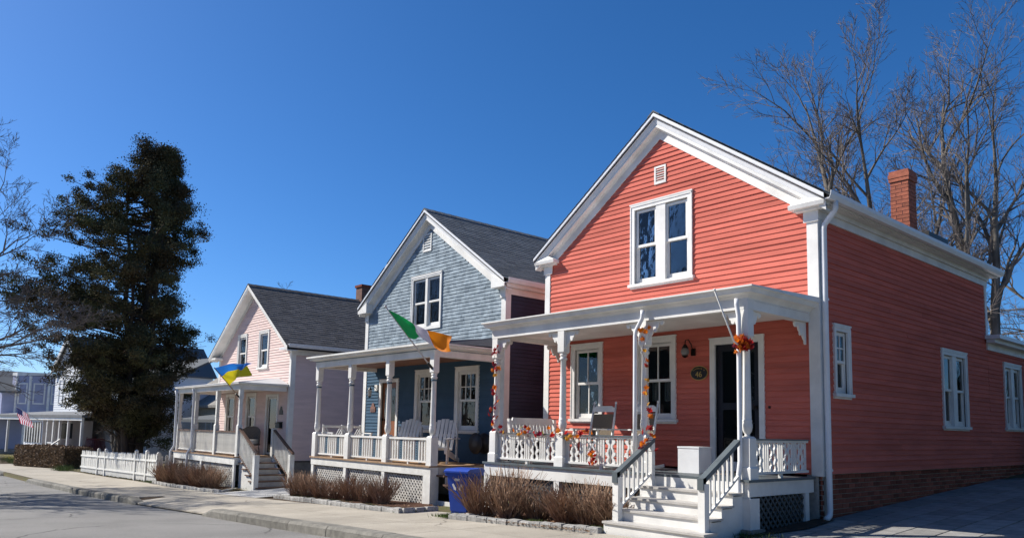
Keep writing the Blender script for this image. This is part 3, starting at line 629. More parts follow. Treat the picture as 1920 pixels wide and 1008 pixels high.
# steps
RIS=[-.04,-.205,-.357,-.505,-.66]; NY=[-1.82,-2.06,-2.31,-2.56,-2.81]
stair=None
for s_x in (-1.66,-.22):
    st=MB(); st.loft([(s_x-.02,-1.78,-.05),(s_x-.02,-1.78,-.9),(s_x-.02,-2.78,-.9),(s_x-.02,-2.78,-.70),(s_x-.02,-2.53,-.70),(s_x-.02,-2.53,-.55),(s_x-.02,-2.28,-.55),(s_x-.02,-2.28,-.40),(s_x-.02,-2.03,-.40),(s_x-.02,-2.03,-.25),(s_x-.02,-1.8,-.25)],[(s_x+.02,-1.78,-.05),(s_x+.02,-1.78,-.9),(s_x+.02,-2.78,-.9),(s_x+.02,-2.78,-.70),(s_x+.02,-2.53,-.70),(s_x+.02,-2.53,-.55),(s_x+.02,-2.28,-.55),(s_x+.02,-2.28,-.40),(s_x+.02,-2.03,-.40),(s_x+.02,-2.03,-.25),(s_x+.02,-1.8,-.25)])
    stair=part('stair_stringer',st,WHITE,RED)
for i in range(5):
    xl,xr=(-1.70,-.18) if i<4 else (-1.72,-.10)
    if i>0:
        t=MB(); t.box(xl-.012,xr+.012,NY[i]-.012,NY[i-1]+.03,RIS[i]-.028,RIS[i]); part('tread',t,TREADG,stair)
    r=MB(); zb=RIS[i+1] if i<4 else -.95
    r.box(xl,xr,NY[i]+.012,NY[i]+.034,zb+.0005,RIS[i]-.0285); part('riser',r,WHITE,stair)
for xs_,lab in ((-1.635,0),(-.235,1)):
    n=MB(); n.box(xs_-.05,xs_+.05,-2.66,-2.56,-.66 if lab==0 else -.80,-.07); part('newel',n,WHITE,stair)
    if lab==0:
        n=MB(); n.box(xs_-.035,xs_+.035,-1.90,-1.83,-.205,.47); part('newel',n,WHITE,stair)
    h=MB(); A=(-2.60,-.045);B=(-1.84,.485); w=.045
    h.loft([(xs_-w,A[0]-.08,A[1]-.10),(xs_+w,A[0]-.08,A[1]-.10),(xs_+w,A[0]-.08,A[1]+.045-.09*.0),(xs_-w,A[0]-.08,A[1]+.045)],[(xs_-w,A[0]-.02,A[1]-.10),(xs_+w,A[0]-.02,A[1]-.10),(xs_+w,A[0]-.01,A[1]+.06),(xs_-w,A[0]-.01,A[1]+.06)])
    h.loft([(xs_-w,A[0]-.06,A[1]-.03),(xs_+w,A[0]-.06,A[1]-.03),(xs_+w,A[0]-.08,A[1]+.03),(xs_-w,A[0]-.08,A[1]+.03)],[(xs_-w,B[0],B[1]-.065),(xs_+w,B[0],B[1]-.065),(xs_+w,B[0],B[1]+.0),(xs_-w,B[0],B[1]+.0)])
    part('stair_handrail',h,GREY,stair)
    l=MB(); l.loft([(xs_-.02,-2.56,-.50),(xs_+.02,-2.56,-.50),(xs_+.02,-2.56,-.465),(xs_-.02,-2.56,-.465)],[(xs_-.02,-1.84,-.02),(xs_+.02,-1.84,-.02),(xs_+.02,-1.84,.015),(xs_-.02,-1.84,.015)]); part('stair_bottom_rail',l,WHITE,stair)
    for k in range(6):
        y=-2.47+k*.10; zb=-.465+(y+2.56)*.667; b=MB(); b.box(xs_-.014,xs_+.014,y-.014,y+.014,zb-.01,zb+.455); part('stair_baluster',b,WHITE,stair)
# wall lantern, bell, number sign
lm=thing('wall_lantern','bronze wall lantern with glass globe beside the dark front door','lantern',(-2.27,-.02,1.98),world=True)
mb=MB(FR); mb.box(-2.24,-2.16,.015,.04,1.86,1.98); part('backplate',mb,BRNZ,lm)
mb=MB(); mb.tube([(-2.2,-.04,1.93),(-2.2,-.09,2.05),(-2.23,-.13,2.13),(-2.27,-.15,2.12),(-2.28,-.15,2.05)],.009,6); mb.lathe([(.02,2.05),(.05,2.0),(.06,1.985)],12,(-2.28,-.15)); mb.lathe([(.05,1.845),(.055,1.855),(.03,1.83),(.012,1.82)],12,(-2.28,-.15)); part('arm',mb,BRNZ,lm,smooth=True)
mb=MB(); mb.lathe([(.045,1.86),(.066,1.89),(.072,1.92),(.066,1.95),(.05,1.984)],14,(-2.28,-.15)); gm=flat('seeded_glass',(.22,.21,.20),.15); part('globe',mb,gm,lm,smooth=True)
mb=MB(FR); mb.lathe([(.022,.0),(.022,.012),(.012,.02)],12) ; me=mb.mesh('door_bell',BRNZ,True); bl=link('door_bell',me,RED); bl.matrix_parent_inverse=Matrix.Translation(-Vector(ROOT[RED.name])) ; bl.rotation_euler=(R(90),0,0); bl.location=(-.81,-.012,.98)
sg=thing('house_number_sign','black oval sign with gold rim reading 46 on coral siding','sign',(-2.085,-.03,1.56),world=True)
mb=MB(FR); pts=lambda a,b:[(-2.085+a*math.cos(2*math.pi*i/36),1.562+b*math.sin(2*math.pi*i/36)) for i in range(36)]
def disc(poly,d0,d1,m,name,par): q=MB(FR); q.loft([(a,d0,b) for a,b in poly],[(a,d1,b) for a,b in poly]); return part(name,q,m,par)
disc(pts(.172,.122),.012,.034,GOLD,'rim',sg); disc(pts(.160,.110),.0345,.040,BLACKM,'board',sg)
def text(s,size,x,z,y,m,par,name='lettering',rot=0,ext=.003):
    c=bpy.data.curves.new(name,'FONT'); c.body=s; c.size=size; c.align_x='CENTER'; c.align_y='CENTER'; c.extrude=ext
    t=bpy.data.objects.new('tmp',c); COL.objects.link(t); bpy.context.view_layer.update()
    me=bpy.data.meshes.new_from_object(t.evaluated_get(bpy.context.evaluated_depsgraph_get())); bpy.data.objects.remove(t)
    me.materials.clear(); me.materials.append(m); o=link(name,me,par,(x,y,z),(R(90),rot,0)); return o
text('46',.135,-2.085,1.535,-.0435,GOLD,sg); 
for i,c in enumerate("Sandock's"):
    a=R(90-(i-4)*13.5); text(c,.042,-2.085+.128*math.cos(a)*1.05,1.562+.080*math.sin(a),-.043,GOLD,sg,rot=-(a-R(90))*.55)
# porch furniture -------------------------------------------------
bench=thing('garden_bench','white slatted wooden bench with raised back at open end of coral porch','bench',(-4.95,-.84,DZ))
def seg(name,parent,m,*boxes):
    mb=MB()
    for b in boxes: mb.box(*b)
    return part(name,mb,m,parent)
# faces +X, length along Y 1.15
L2=.56
mb=MB(); mb.loft([(-.36,-L2,.70),(-.33,-L2,.70),(-.33,L2,.70),(-.36,L2,.70)],[(-.375,-L2+.06,.82),(-.345,-L2+.06,.82),(-.345,L2-.06,.82),(-.375,L2-.06,.82)]); part('top_rail',mb,WHITE,bench)
for i in range(12):
    y=-L2+.08+i*(2*L2-.16)/11; mb=MB(); mb.hexa([(-.30,y-.028,.40),(-.28,y-.028,.40),(-.28,y+.028,.40),(-.30,y+.028,.40),(-.36,y-.028,.70),(-.34,y-.028,.70),(-.34,y+.028,.70),(-.36,y+.028,.70)]); part('back_slat',mb,WHITE,bench)
for i in range(5): seg('seat_slat',bench,WHITE,(-.26+i*.1,-.17+i*.1,-L2,L2,.40,.42))
for s_ in (-1,1):
    y=s_*(L2+.02)
    mb=MB(); mb.hexa([(-.30,y-.03,.0),(-.24,y-.03,.0),(-.24,y+.03,.0),(-.30,y+.03,.0),(-.39,y-.03,.80),(-.33,y-.03,.80),(-.33,y+.03,.80),(-.39,y+.03,.80)]); part('leg',mb,WHITE,bench)
    seg('leg',bench,WHITE,(.2,.26,y-.03,y+.03,0,.60)); seg('armrest',bench,WHITE,(-.34,.30,y-.04,y+.04,.60,.625)); seg('seat_rail',bench,WHITE,(-.26,.2,y-.02,y+.02,.34,.40))
def rocker(name,label,loc,rz,frame_m,seat_m,group=None,slats=False):
    t=thing(name,label,'rocking chair',loc,rz,group)
    for s_ in (-1,1):
        x=s_*.25
        mb=MB(); mb.tube([(x,-.24,.05),(x,-.25,.45),(x,-.22,.62)],.02,8); part('front_leg',mb,frame_m,t,smooth=True)
        mb=MB(); mb.tube([(x,.20,.05),(x,.20,.42),(x*.95,.28,.80),(x*.93,.34,1.08)],[.02,.022,.021,.016],8); mb.lathe([(.012,1.075),(.02,1.095),(.018,1.115),(.004,1.125)],8,(x*.93,.342)); part('back_post',mb,frame_m,t,smooth=True)
        mb=MB(); mb.box(x-.035,x+.035,-.31,.24,.62,.642); part('armrest',mb,frame_m,t)
        mb=MB()
        for k in range(10):
            a=-.45+.9*k/10;b=-.45+.9*(k+1)/10; za_=.012+.18*a*a;zb_=.012+.18*b*b
            mb.hexa([(x-.016,a,za_-.012),(x+.016,a,za_-.012),(x+.016,b,zb_-.012),(x-.016,b,zb_-.012),(x-.016,a,za_+.035),(x+.016,a,za_+.035),(x+.016,b,zb_+.035),(x-.016,b,zb_+.035)])
        part('rocker',mb,frame_m,t)
    mb=MB(); mb.prism([(-.235,.94),(.235,.94),(.235,1.0),(.16,1.045),(-.16,1.045),(-.235,1.0)],1,.30,.325); part('crest_rail',mb,frame_m,t)
    if slats:
        for k in range(6): mb=MB(); q=-.17+k*.068; mb.hexa([(q-.02,.21,.44),(q+.02,.21,.44),(q+.02,.225,.44),(q-.02,.225,.44),(q-.02,.305,.94),(q+.02,.305,.94),(q+.02,.32,.94),(q-.02,.32,.94)]); part('back_slat',mb,frame_m,t)
    else:
        mb=MB(); mb.hexa([(-.21,.205,.44),(.21,.205,.44),(.21,.215,.44),(-.21,.215,.44),(-.21,.29,.90),(.21,.29,.90),(.21,.30,.90),(-.21,.30,.90)]); part('back_panel',mb,seat_m,t)
    mb=MB(); mb.hexa([(-.24,-.25,.42),(.24,-.25,.42),(.23,.21,.38),(-.23,.21,.38),(-.24,-.25,.44),(.24,-.25,.44),(.23,.21,.40),(-.23,.21,.40)]); part('seat',mb,seat_m,t)
    part('stretcher',MB().tube([(-.25,-.24,.2),(.25,-.24,.2)],.012,6),frame_m,t); part('stretcher',MB().tube([(-.25,.2,.2),(.25,.2,.2)],.012,6),frame_m,t)
    return t
rocker('rocking_chair','white rocking chair with tan woven back, beside the slatted porch bench',(-3.62,-.95,DZ),R(6),WHITE,FABT,'rocking chairs on the coral porch')
rocker('rocking_chair','white rocking chair with tan woven back, nearer the delivery box',(-2.74,-.95,DZ),R(-8),WHITE,FABT,'rocking chairs on the coral porch')
tb=thing('side_table','small white round porch table between two rocking chairs','table',(-3.17,-1.05,DZ))
mb=MB(); mb.lathe([(.0,.50),(.2,.50),(.2,.525),(.0,.525)],20); part('table_top',mb,WHITE,tb,smooth=False); mb=MB(); mb.lathe([(.02,.03),(.022,.5)],8); part('pedestal',mb,WHITE,tb); mb=MB(); mb.lathe([(.14,0),(.14,.02),(.03,.04)],14); part('base',mb,WHITE,tb)
bx=thing('delivery_box','plain white lidded porch box standing by the dark door','box',(-1.55,-.93,DZ))
seg('body',bx,GUTW,(-.19,.19,-.16,.16,0,.37)); seg('lid',bx,GUTW,(-.197,.197,-.167,.167,.3705,.395))
mb=MB(); mb.box(-1.62,-.98,-1.02,-.55,DZ+.001,DZ+.012); dm=part('doormat',mb,mat('patterned_mat',(.50,.42,.33),.95,.3,14,.4,80,c2=(.26,.20,.17)),None); tag(dm,'patterned beige doormat on grey porch floor','doormat')
# ---- autumn leaf garlands on the coral porch
def leaf_mesh(m):
    P=[(0,0),(.012,.03),(.045,.012),(.036,.04),(.07,.055),(.04,.068),(.048,.095),(.018,.082),(0,.125),(-.018,.082),(-.048,.095),(-.04,.068),(-.07,.055),(-.036,.04),(-.045,.012),(-.012,.03)]
    mb=MB(); c=(0,.055,.012); vs=[(a*.78,b*.78,-.012*abs(a)/.07) for a,b in P]+[(c[0],c[1]*.78,c[2])]
    mb.add(vs,[(i,(i+1)%len(P),len(P)) for i in range(len(P))]); return mb.mesh('leaf',m)
LM=[leaf_mesh(m) for m in LEAFM]
def garland(label,pts,dens,spread,w=None):
    g=thing('leaf_garland',label,'garland',pts[0],world=True,group=None)
    mb=MB(); mb.tube(pts,.004,5); part('vine',mb,BROWNR,g)
    for a,b in zip(pts[:-1],pts[1:]):
        a=Vector(a);b=Vector(b); n=max(1,int((b-a).length*dens*1.25))
        for i in range(n):
            if rnd.random()<.1: continue
            p=a.lerp(b,rnd.random())+Vector((rnd.gauss(0,spread),rnd.gauss(0,spread)-.01,rnd.gauss(0,spread)))
            k=rnd.choices(range(5),weights=w or [4,4,2,2,.6])[0]
            link('leaf',LM[k],g,p,(rnd.uniform(.7,2.2),rnd.uniform(-.7,.7),rnd.uniform(-1.2,1.2)),scale=[rnd.uniform(.75,1.25)]*3)
p1=PX[0];yf=PY-.10
garland('red and orange leaf garland wound down the porch post nearest the blue house',[(p1+.10,yf,2.1),(p1+.02,yf,1.85),(p1+.09,yf,1.55),(p1+.03,yf,1.2),(p1+.05,yf,1.0),(p1-.05,yf,.86),(p1+.06,yf,.72),(p1-.03,yf,.58)],19,.028,[4,3,.5,3,0])
garland('crimson and amber leaf garland draped along the scroll-baluster handrail',[(p1+.10,yf+.03,.52),(p1+.45,yf+.03,.47),(p1+.9,yf+.03,.50),(p1+1.25,yf+.03,.44),(p1+1.62,yf+.03,.50),(PX[1],yf-.02,.50),(PX[1]+.35,yf+.03,.42),(PX[1]+.62,yf+.02,.50),(PX[1]+.75,yf,.46)],15,.035)
garland('short dangling leaf garland in front of the scroll balusters',[(PX[1]+.78,yf-.02,.20),(PX[1]+.80,yf-.03,.08),(PX[1]+.84,yf-.02,-.02)],48,.03,[4,3,1,0,0])
garland('orange and yellow leaf garland hanging down the middle porch post with downspout',[(PX[2]-.13,yf-.03,2.05),(PX[2]+.10,yf,2.08),(PX[2]+.03,yf,1.75),(PX[2]+.12,yf,1.55),(PX[2]+.12,yf,1.2),(PX[2]+.12,yf,.95),(PX[2]+.17,yf-.02,.78),(PX[2]+.17,yf-.1,.52)],11,.02,[2,4,4,0,0])
garland('leaf garland wound on the stair handrail beside the middle porch post',[(-1.65,-1.86,.52),(-1.65,-2.0,.42),(-1.62,-2.15,.32),(-1.55,-1.95,.28)],24,.045,[4,4,1,1,0])
garland('tight bunch of scarlet leaves tied to the door-side porch post',[(PX[3]-.04,yf-.02,1.80),(PX[3]+.02,yf-.05,1.74),(PX[3]+.0,yf-.05,1.68),(PX[3]+.06,yf-.02,1.76)],260,.030,[5,3,.2,.4,0])
# ================================================================ blue shingled house
BX0,BX1,BY1=-13.05,-7.13,9.0; bxc,bz,bsl=-10.09,6.02,.69; BD=-.21
BLU=thing('shingled_house','weathered blue shingled house with white trim and grey asphalt roof','house',(-10.1,3.5,-1.0),world=True)
FB=front(0.0); SB=right(BX1)
bh=[hole(-10.84,-9.52,2.99,4.38,.075,False),hole(-10.53,-9.65,.47,1.97),hole(-8.86,-7.98,.47,1.97),(-12.13,-11.40,-.2,1.72)]
fw=sheath('front_wall',FB,Gable(BX0,BX1,3.66,bsl),-.35,bz-.36,bh,DARK,BLU)
siding(FB,Gable(BX0+.10,BX1-.10,bz-bsl*2.86-.44,bsl),-.25+.0835*32,5.62,bh,.0835,BLUES,fw,'shingle_course',True,.016)
siding(FB,Gable(BX0+.10,BX1-.10),-.25,-.25+.0835*32,bh,.0835,BLUEL,fw)
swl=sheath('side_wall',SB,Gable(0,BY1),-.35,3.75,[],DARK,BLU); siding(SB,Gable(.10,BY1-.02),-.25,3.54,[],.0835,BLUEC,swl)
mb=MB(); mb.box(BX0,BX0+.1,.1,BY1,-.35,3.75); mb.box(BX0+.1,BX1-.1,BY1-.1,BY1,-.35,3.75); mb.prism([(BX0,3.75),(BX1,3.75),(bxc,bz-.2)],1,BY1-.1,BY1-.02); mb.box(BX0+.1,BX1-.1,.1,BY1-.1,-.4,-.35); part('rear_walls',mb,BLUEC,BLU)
mb=MB(); mb.box(BX0+.1,BX1-.1,.5,BY1-.1,2.35,2.45); part('upper_floor',mb,DARK,BLU)
mb=MB(); mb.box(BX0+.03,BX1-.03,.03,BY1-.03,-1.6,-.351); part('foundation',mb,CONC,BLU)
for x,s_ in ((BX1,1),(BX0,-1)):
    mb=MB(); mb.box(min(x-s_*.125,x+s_*.028),max(x-s_*.125,x+s_*.028),-.028,0,-.28,3.62); mb.box(min(x,x+s_*.028),max(x,x+s_*.028),.0005,.125,-.28,3.62); mb.box(min(x-s_*.15,x+s_*.034),max(x-s_*.15,x+s_*.034),-.05,-.0281,3.45,3.66); part('corner_board',mb,WHITE,BLU)
roof,zt=gable_roof(BLU,BX0,BX1,0,BY1,bxc,bz,bsl,3.13,.22,SHING)
for s_,x in ((1,BX1),(-1,BX0)):
    mb=MB(); xa_,xb_=x-s_*.28,x+s_*.17
    mb.prism([(xa_,3.66),(xb_,3.66),(xb_,zt(xb_)-.13),(xa_,zt(xa_)-.22)],1,-.212,-.0); part('boxed_return',mb,WHITE,roof)
mb=MB(SB); mb.box(-.0,BY1,.0,.036,3.53,3.66); mb.box(-.0,BY1+.15,.0,.15,3.661,3.80); part('eave_frieze',mb,WHITE,roof)
gutter(roof,BX1+.152,-.16,BY1+.2,3.74,1,.12,.11); gutter(roof,BX0-.17,-.16,BY1+.2,3.74,-1,.12,.11)
vent(FB,BLU,-10.39,-10.02,4.98,5.44)
window(FB,BLU,-10.84,-9.52,2.99,4.38,2,(1,1),cas=.075,sill=False,mull=.09)
window(FB,BLU,-10.53,-9.65,.47,1.97,1,(3,1),(2,1),cas=.10,inside='shade'); window(FB,BLU,-8.86,-7.98,.47,1.97,1,(3,1),(2,1),cas=.10,inside='shade')
mb=MB(FB); frame(mb,-12.23,-11.30,-.22,1.82,.095,-.1,.036,wb=0); dfm=part('door_frame',mb,WHITE,BLU)
mb=MB(FB); mb.box(-12.13,-11.40,-.09,-.04,-.17,1.72); d=part('door',mb,WOODD,BLU)
mb=MB(FB); mb.box(-12.02,-11.52,-.039,-.035,.72,1.58); part('pane',mb,GLASS,d); mb=MB(FB); mb.box(-12.02,-11.52,-.0395,-.0392,.72,1.58); part('lace_panel',mb,mat('frosted_lace',(.30,.33,.35),.5,.3,8),d)
mb=MB(FB); mb.box(-12.11,-12.07,-.04,.02,.72,.78); part('handle',mb,BRNZ,d)
# porch
BPX=[-12.43,-10.77,-9.09,-7.39]; BPY=-1.68
mb=MB(); mb.box(-12.5,-7.33,-1.72,-.02,BD-.18,BD-.032); pdeck=part('porch_deck',mb,DARK,BLU)
for i in range(40):
    a=-12.56+i*.1315; b=MB(); b.box(a,a+.128,-1.80,-.03,BD-.03,BD+rnd.uniform(-.001,.001)); part('deck_board',b,TAN,pdeck)
mb=MB(); mb.box(-12.52,-7.30,-1.77,-1.735,BD-.20,BD-.031); mb.box(-7.33,-7.30,-1.734,-.03,BD-.20,BD-.031); mb.box(-12.52,-12.49,-1.734,-.03,BD-.20,BD-.031); part('fascia_board',mb,WHITEW,pdeck)
for x in (-12.44,-10.80,-9.10): part('skirt_post',MB().box(x-.06,x+.06,-1.765,-1.70,-1.5,BD-.201),WHITEW,pdeck)
part('skirt_post',MB().box(-7.55,-7.295,-1.775,-1.56,-1.3,BD-.201),WHITEW,pdeck)
for a,b in ((-12.38,-10.86),(-10.74,-9.16),(-9.04,-7.55)): lattice(front(-1.69),pdeck,a,b,-1.5,BD-.2,LATW,.075,.036)
posts=[turned_post('porch_post',x,BPY,BD,2.02,BLU,ped=.175,pedh=.60,base=.175,baseh=.1,up=.14,uph=.32,r=.055,bands=[BD+.76,BD+1.74]) for x in BPX]
mb=MB(); mb.box(-12.52,-7.31,BPY-.07,BPY+.07,2.021,2.16); mb.box(-12.52,-12.38,BPY+.071,-.03,2.021,2.16); mb.box(-7.45,-7.31,BPY+.071,-.03,2.021,2.16); prf=part('porch_beam',mb,WHITE,BLU)
mb=MB(); mb.box(-12.37,-7.46,BPY+.072,-.03,2.12,2.14); part('porch_ceiling',mb,mat('cedar_ceiling',(.20,.09,.05),.6,.2,5),prf)
def cor2(xl,xr,yf,yw,z,parent,prof,m,name='porch_cornice'):
    mb=MB()
    for (o0,v0),(o1,v1) in zip(prof[:-1],prof[1:]):
        A=[(xl-o0,yw),(xl-o0,yf-o0),(xr+o0,yf-o0),(xr+o0,yw)];B=[(xl-o1,yw),(xl-o1,yf-o1),(xr+o1,yf-o1),(xr+o1,yw)]
        for i in range(3): mb.add([(*A[i],z+v0),(*A[i+1],z+v0),(*B[i+1],z+v1),(*B[i],z+v1)],[(0,1,2,3)])
    return part(name,mb,m,parent)
cor2(-12.52,-7.31,BPY-.07,-.03,2.161,prf,[(0,0),(.0,.02),(.10,.045),(.13,.05),(.13,.085),(.15,.09),(.19,.095),(.19,.13),(.18,.13)],WHITE)
cor2(-12.52,-7.31,BPY-.07,-.03,2.163,prf,[(.001,.0),(.006,.0),(.006,.012),(.001,.012)],BLUEP,'blue_bead')
mb=MB(); x0,x1=-12.70,-7.13
mb.hexa([(x0,-1.93,2.285),(x1,-1.93,2.285),(x1,-.03,2.33),(x0,-.03,2.33),(x0,-1.93,2.30),(x1,-1.93,2.30),(x1-.3,-.03,2.56),(x0+.3,-.03,2.56)]); pro=part('porch_roof',mb,SHING,prf)
BAL=MB(); BAL.box(-.017,.017,-.017,.017,0,.42); BALM=BAL.mesh('baluster',WHITE)
FRT=MB(); FRT.box(-.045,.045,-.01,.01,0,.42); FRTM=FRT.mesh('painted_slat',BLUEP)
HL=MB(); [HL.box(-.014,.014,-.0135,-.0105,.04+k*.05,.06+k*.05) for k in range(7)]; HLM=HL.mesh('cut_out_shade',mat('cut_out_shadow_paint',(.02,.025,.03),.9,.05))  # raised dark bars stand in for the shade inside sawn holes
for a,b in zip(BPX[:-1],BPX[1:]):
    mb=MB(front(BPY)); mb.box(a+.09,b-.09,-.04,.04,.305,.345); mb.box(a+.09,b-.09,-.03,.03,-.155,-.12); mb.box((a+b)/2-.02,(a+b)/2+.02,-.02,.02,BD,-.155); r=part('railing',mb,WHITE,BLU)
    n=15; w=(b-a-.18)/n
    for i in range(n):
        u=a+.09+w*(i+.5)
        if i in (4,10): link('painted_slat',FRTM,r,(u,BPY,-.12)); link('cut_out_shade',HLM,r,(u,BPY,-.12),kind='stuff')
        else: link('baluster',BALM,r,(u,BPY,-.115))
# end steps towards the coral house
mb=MB(); mb.box(-7.29,-6.35,-1.60,-1.57,-1.15,-.9); stair=part('stair_stringers',mb,WHITEW,BLU)
for i,zz in enumerate((-.385,-.56,-.735,-.91)):
    xa_=-7.30+.25*i
    t=MB(); t.box(xa_-.02,xa_+.27,-1.62,-.62,zz-.035,zz); part('tread',t,BROWNR,stair)
    r=MB(); r.box(xa_+.0,xa_+.02,-1.58,-.66,zz+.0005,zz+.14); part('riser',r,TREADG,stair)
r=MB(); r.box(-6.30,-6.28,-1.58,-.66,-1.2,-.946); part('riser',r,TREADG,stair)
# things on the blue porch
pl=thing('shell_plaque','small reddish shell-topped plaque beside the oak front door','plaque',(-12.5,-.03,1.0),world=True)
mb=MB(FB); mb.loft([(-12.64,.016,.95),(-12.40,.016,.95),(-12.40,.016,1.08),(-12.44,.016,1.10),(-12.47,.016,1.17),(-12.52,.016,1.20),(-12.57,.016,1.17),(-12.60,.016,1.10),(-12.64,.016,1.08)],[(-12.64,.035,.95),(-12.40,.035,.95),(-12.40,.035,1.08),(-12.44,.035,1.10),(-12.47,.035,1.17),(-12.52,.035,1.20),(-12.57,.035,1.17),(-12.60,.035,1.10),(-12.64,.035,1.08)]); part('board',mb,SHELL,pl)
mb=MB(FB); mb.box(-12.60,-12.44,.0351,.04,.98,1.03); part('lettering_panel',mb,mat('worn_plaque_print',(.12,.07,.06),.7,.4,60),pl)
lm=thing('wall_lantern','black lantern with clear glass on white block beside oak door','lantern',(-12.45,-.03,1.5),world=True)
mb=MB(FB); mb.box(-12.44,-12.32,.0,.05,1.52,1.68); part('mount_block',mb,WHITE,lm)
mb=MB(); mb.tube([(-12.38,-.05,1.6),(-12.42,-.16,1.66),(-12.46,-.18,1.6)],.012,6); mb.lathe([(.02,1.60),(.06,1.55),(.065,1.54)],8,(-12.46,-.18)); mb.lathe([(.05,1.37),(.045,1.35),(.01,1.33)],8,(-12.46,-.18)); part('arm',mb,BLACKM,lm)
mb=MB(); mb.lathe([(.045,1.37),(.06,1.53)],8,(-12.46,-.18)); part('globe',mb,flat('lantern_glass',(.35,.35,.35),.15),lm)
def adirondack(label,loc,rz):
    t=thing('adirondack_chair',label,'chair',loc,rz,'adirondack chairs on the blue house porch')
    for i in range(6):   # back slats, facing -Y
        x=-.235+i*.094; top=.98-.9*abs(x)**1.7; f=lambda z:.08+(z-.30)*.42
        mb=MB(); w=.040; mb.hexa([(x-w*.8,f(.28),.28),(x+w*.8,f(.28),.28),(x+w*.8,f(.28)+.02,.28),(x-w*.8,f(.28)+.02,.28),(x-w,f(top),top),(x+w,f(top),top),(x+w,f(top)+.02,top),(x-w,f(top)+.02,top)]); part('back_slat',mb,WHITE,t)
    for i in range(6): y=-.42+i*.09; seg('seat_slat',t,WHITE,(-.27,.27,y,y+.075,.36-.012*i-.02,.36-.012*i))
    for s_ in (-1,1):
        x=s_*.28; mb=MB(); mb.loft([(x-.015,-.45,.22),(x+.015,-.45,.22),(x+.015,-.45,.36),(x-.015,-.45,.36)],[(x-.015,.55,.0),(x+.015,.55,.0),(x+.015,.55,.09),(x-.015,.55,.10)]); part('side_rail',mb,WHITE,t)
        seg('front_leg',t,WHITE,(x-.015+s_*.03,x+.015+s_*.03,-.42,-.32,0,.53)); seg('rear_leg',t,WHITE,(x-.015+s_*.03,x+.015+s_*.03,.24,.31,.10,.78)); seg('armrest',t,WHITE,(x-.06+s_*.03,x+.07+s_*.03,-.50,.33,.53,.552))
    mb=MB(); mb.box(-.3,.3,.25,.28,.58,.64); part('back_brace',mb,WHITE,t)
    return t
adirondack('white adirondack chair half hidden by the railing, between oak door and window',(-9.85,-.75,BD),R(25)); adirondack('white adirondack chair at open end of the blue porch beside the steps',(-8.35,-.80,BD),R(35))
bn=thing('porch_bench','white bench with chevron-slatted back at far end of the blue porch','bench',(-12.1,-.95,BD))
for y in (-.56,-.02,.52): 
    mb=MB(); mb.hexa([(-.30,y-.02,.0),(-.26,y-.02,.0),(-.26,y+.02,.0),(-.30,y+.02,.0),(-.36,y-.02,.80),(-.32,y-.02,.80),(-.32,y+.02,.80),(-.36,y+.02,.80)]); part('back_post',mb,WHITE,bn)
mb=MB(); mb.box(-.365,-.325,-.58,.54,.72,.78); mb.box(-.335,-.305,-.56,.52,.42,.46); part('back_rail',mb,WHITE,bn)
for y0_ in (-.54,-.0):
    for k in range(4):
        for s_ in (-1,1):
            ym=y0_+.26; a=.04+k*.065
            mb=MB(); mb.loft([(-.33,ym+s_*a-.012,.46),(-.315,ym+s_*a-.012,.46),(-.315,ym+s_*a+.012,.46),(-.33,ym+s_*a+.012,.46)],[(-.35,ym+s_*min(.25,a+.16)-.012,.46+.26*min(1,(.25-a)/.16)),(-.335,ym+s_*min(.25,a+.16)-.012,.46+.26*min(1,(.25-a)/.16)),(-.335,ym+s_*min(.25,a+.16)+.012,.46+.26*min(1,(.25-a)/.16)),(-.35,ym+s_*min(.25,a+.16)+.012,.46+.26*min(1,(.25-a)/.16))]); part('back_slat',mb,WHITE,bn)
seg('seat',bn,WHITE,(-.28,.22,-.56,.52,.40,.43)); 
for y in (-.58,.52): seg('armrest',bn,WHITE,(-.33,.26,y-.03,y+.03,.58,.605)); seg('leg',bn,WHITE,(.18,.22,y-.02,y+.02,0,.58))
mb=MB(FB); mb.lathe([(.0,.13),(.16,.14),(.22,.20),(.22,.28),(.16,.34),(.0,.36)],18); 
hr=link('hose_reel',MB().lathe([(.05,-.14),(.23,-.13),(.23,-.10),(.13,-.09),(.13,.09),(.23,.10),(.23,.13),(.05,.14)],20).mesh('hose_reel',BLKP,True),None,(-7.68,-.20,.24),(R(90),0,0)); tag(hr,'dark round hose reel mounted low on the blue wall','hose reel')
mb=MB(); mb.box(-7.75,-7.61,-.04,.0,.14,.34); o_=link('wall_plate',mb.mesh('wall_plate',BLKP),None); o_.parent=hr; o_.matrix_parent_inverse=(Matrix.Translation((-7.68,-.20,.24))@Matrix.Rotation(R(90),4,'X')).inverted()
# ================================================================ pink house
KX0,KX1,KY0,KY1=-23.15,-17.06,-.30,9.5; kxc,kz,ksl=-20.1,5.36,.70; KD=-.42
PNK=thing('clapboard_house','pale pink clapboard house with dark shingle roof and side porch steps','house',(-20.1,3.5,-1.5),world=True)
FP=front(KY0); SP=right(KX1)
kh=[hole(-21.46,-20.64,2.41,3.70,.09),hole(-19.62,-18.80,2.41,3.70,.09),hole(-22.28,-21.45,.05,1.60,.09),hole(-20.42,-19.58,.05,1.60,.09),(-18.70,-17.93,-.42,1.45)]
fw=sheath('front_wall',FP,Gable(KX0,KX1,2.96,ksl),-.6,kz-.3,kh,DARK,PNK)
siding(FP,Gable(KX0+.1,KX1-.1,kz-ksl*2.95-.32,ksl),-.55,5.02,kh,.0865,PINKS,fw)
swl=sheath('side_wall',SP,Gable(KY0,KY1),-.6,3.05,[],DARK,PNK); siding(SP,Gable(KY0+.1,KY1-.02),-.55,2.78,[],.0865,PINKS,swl)
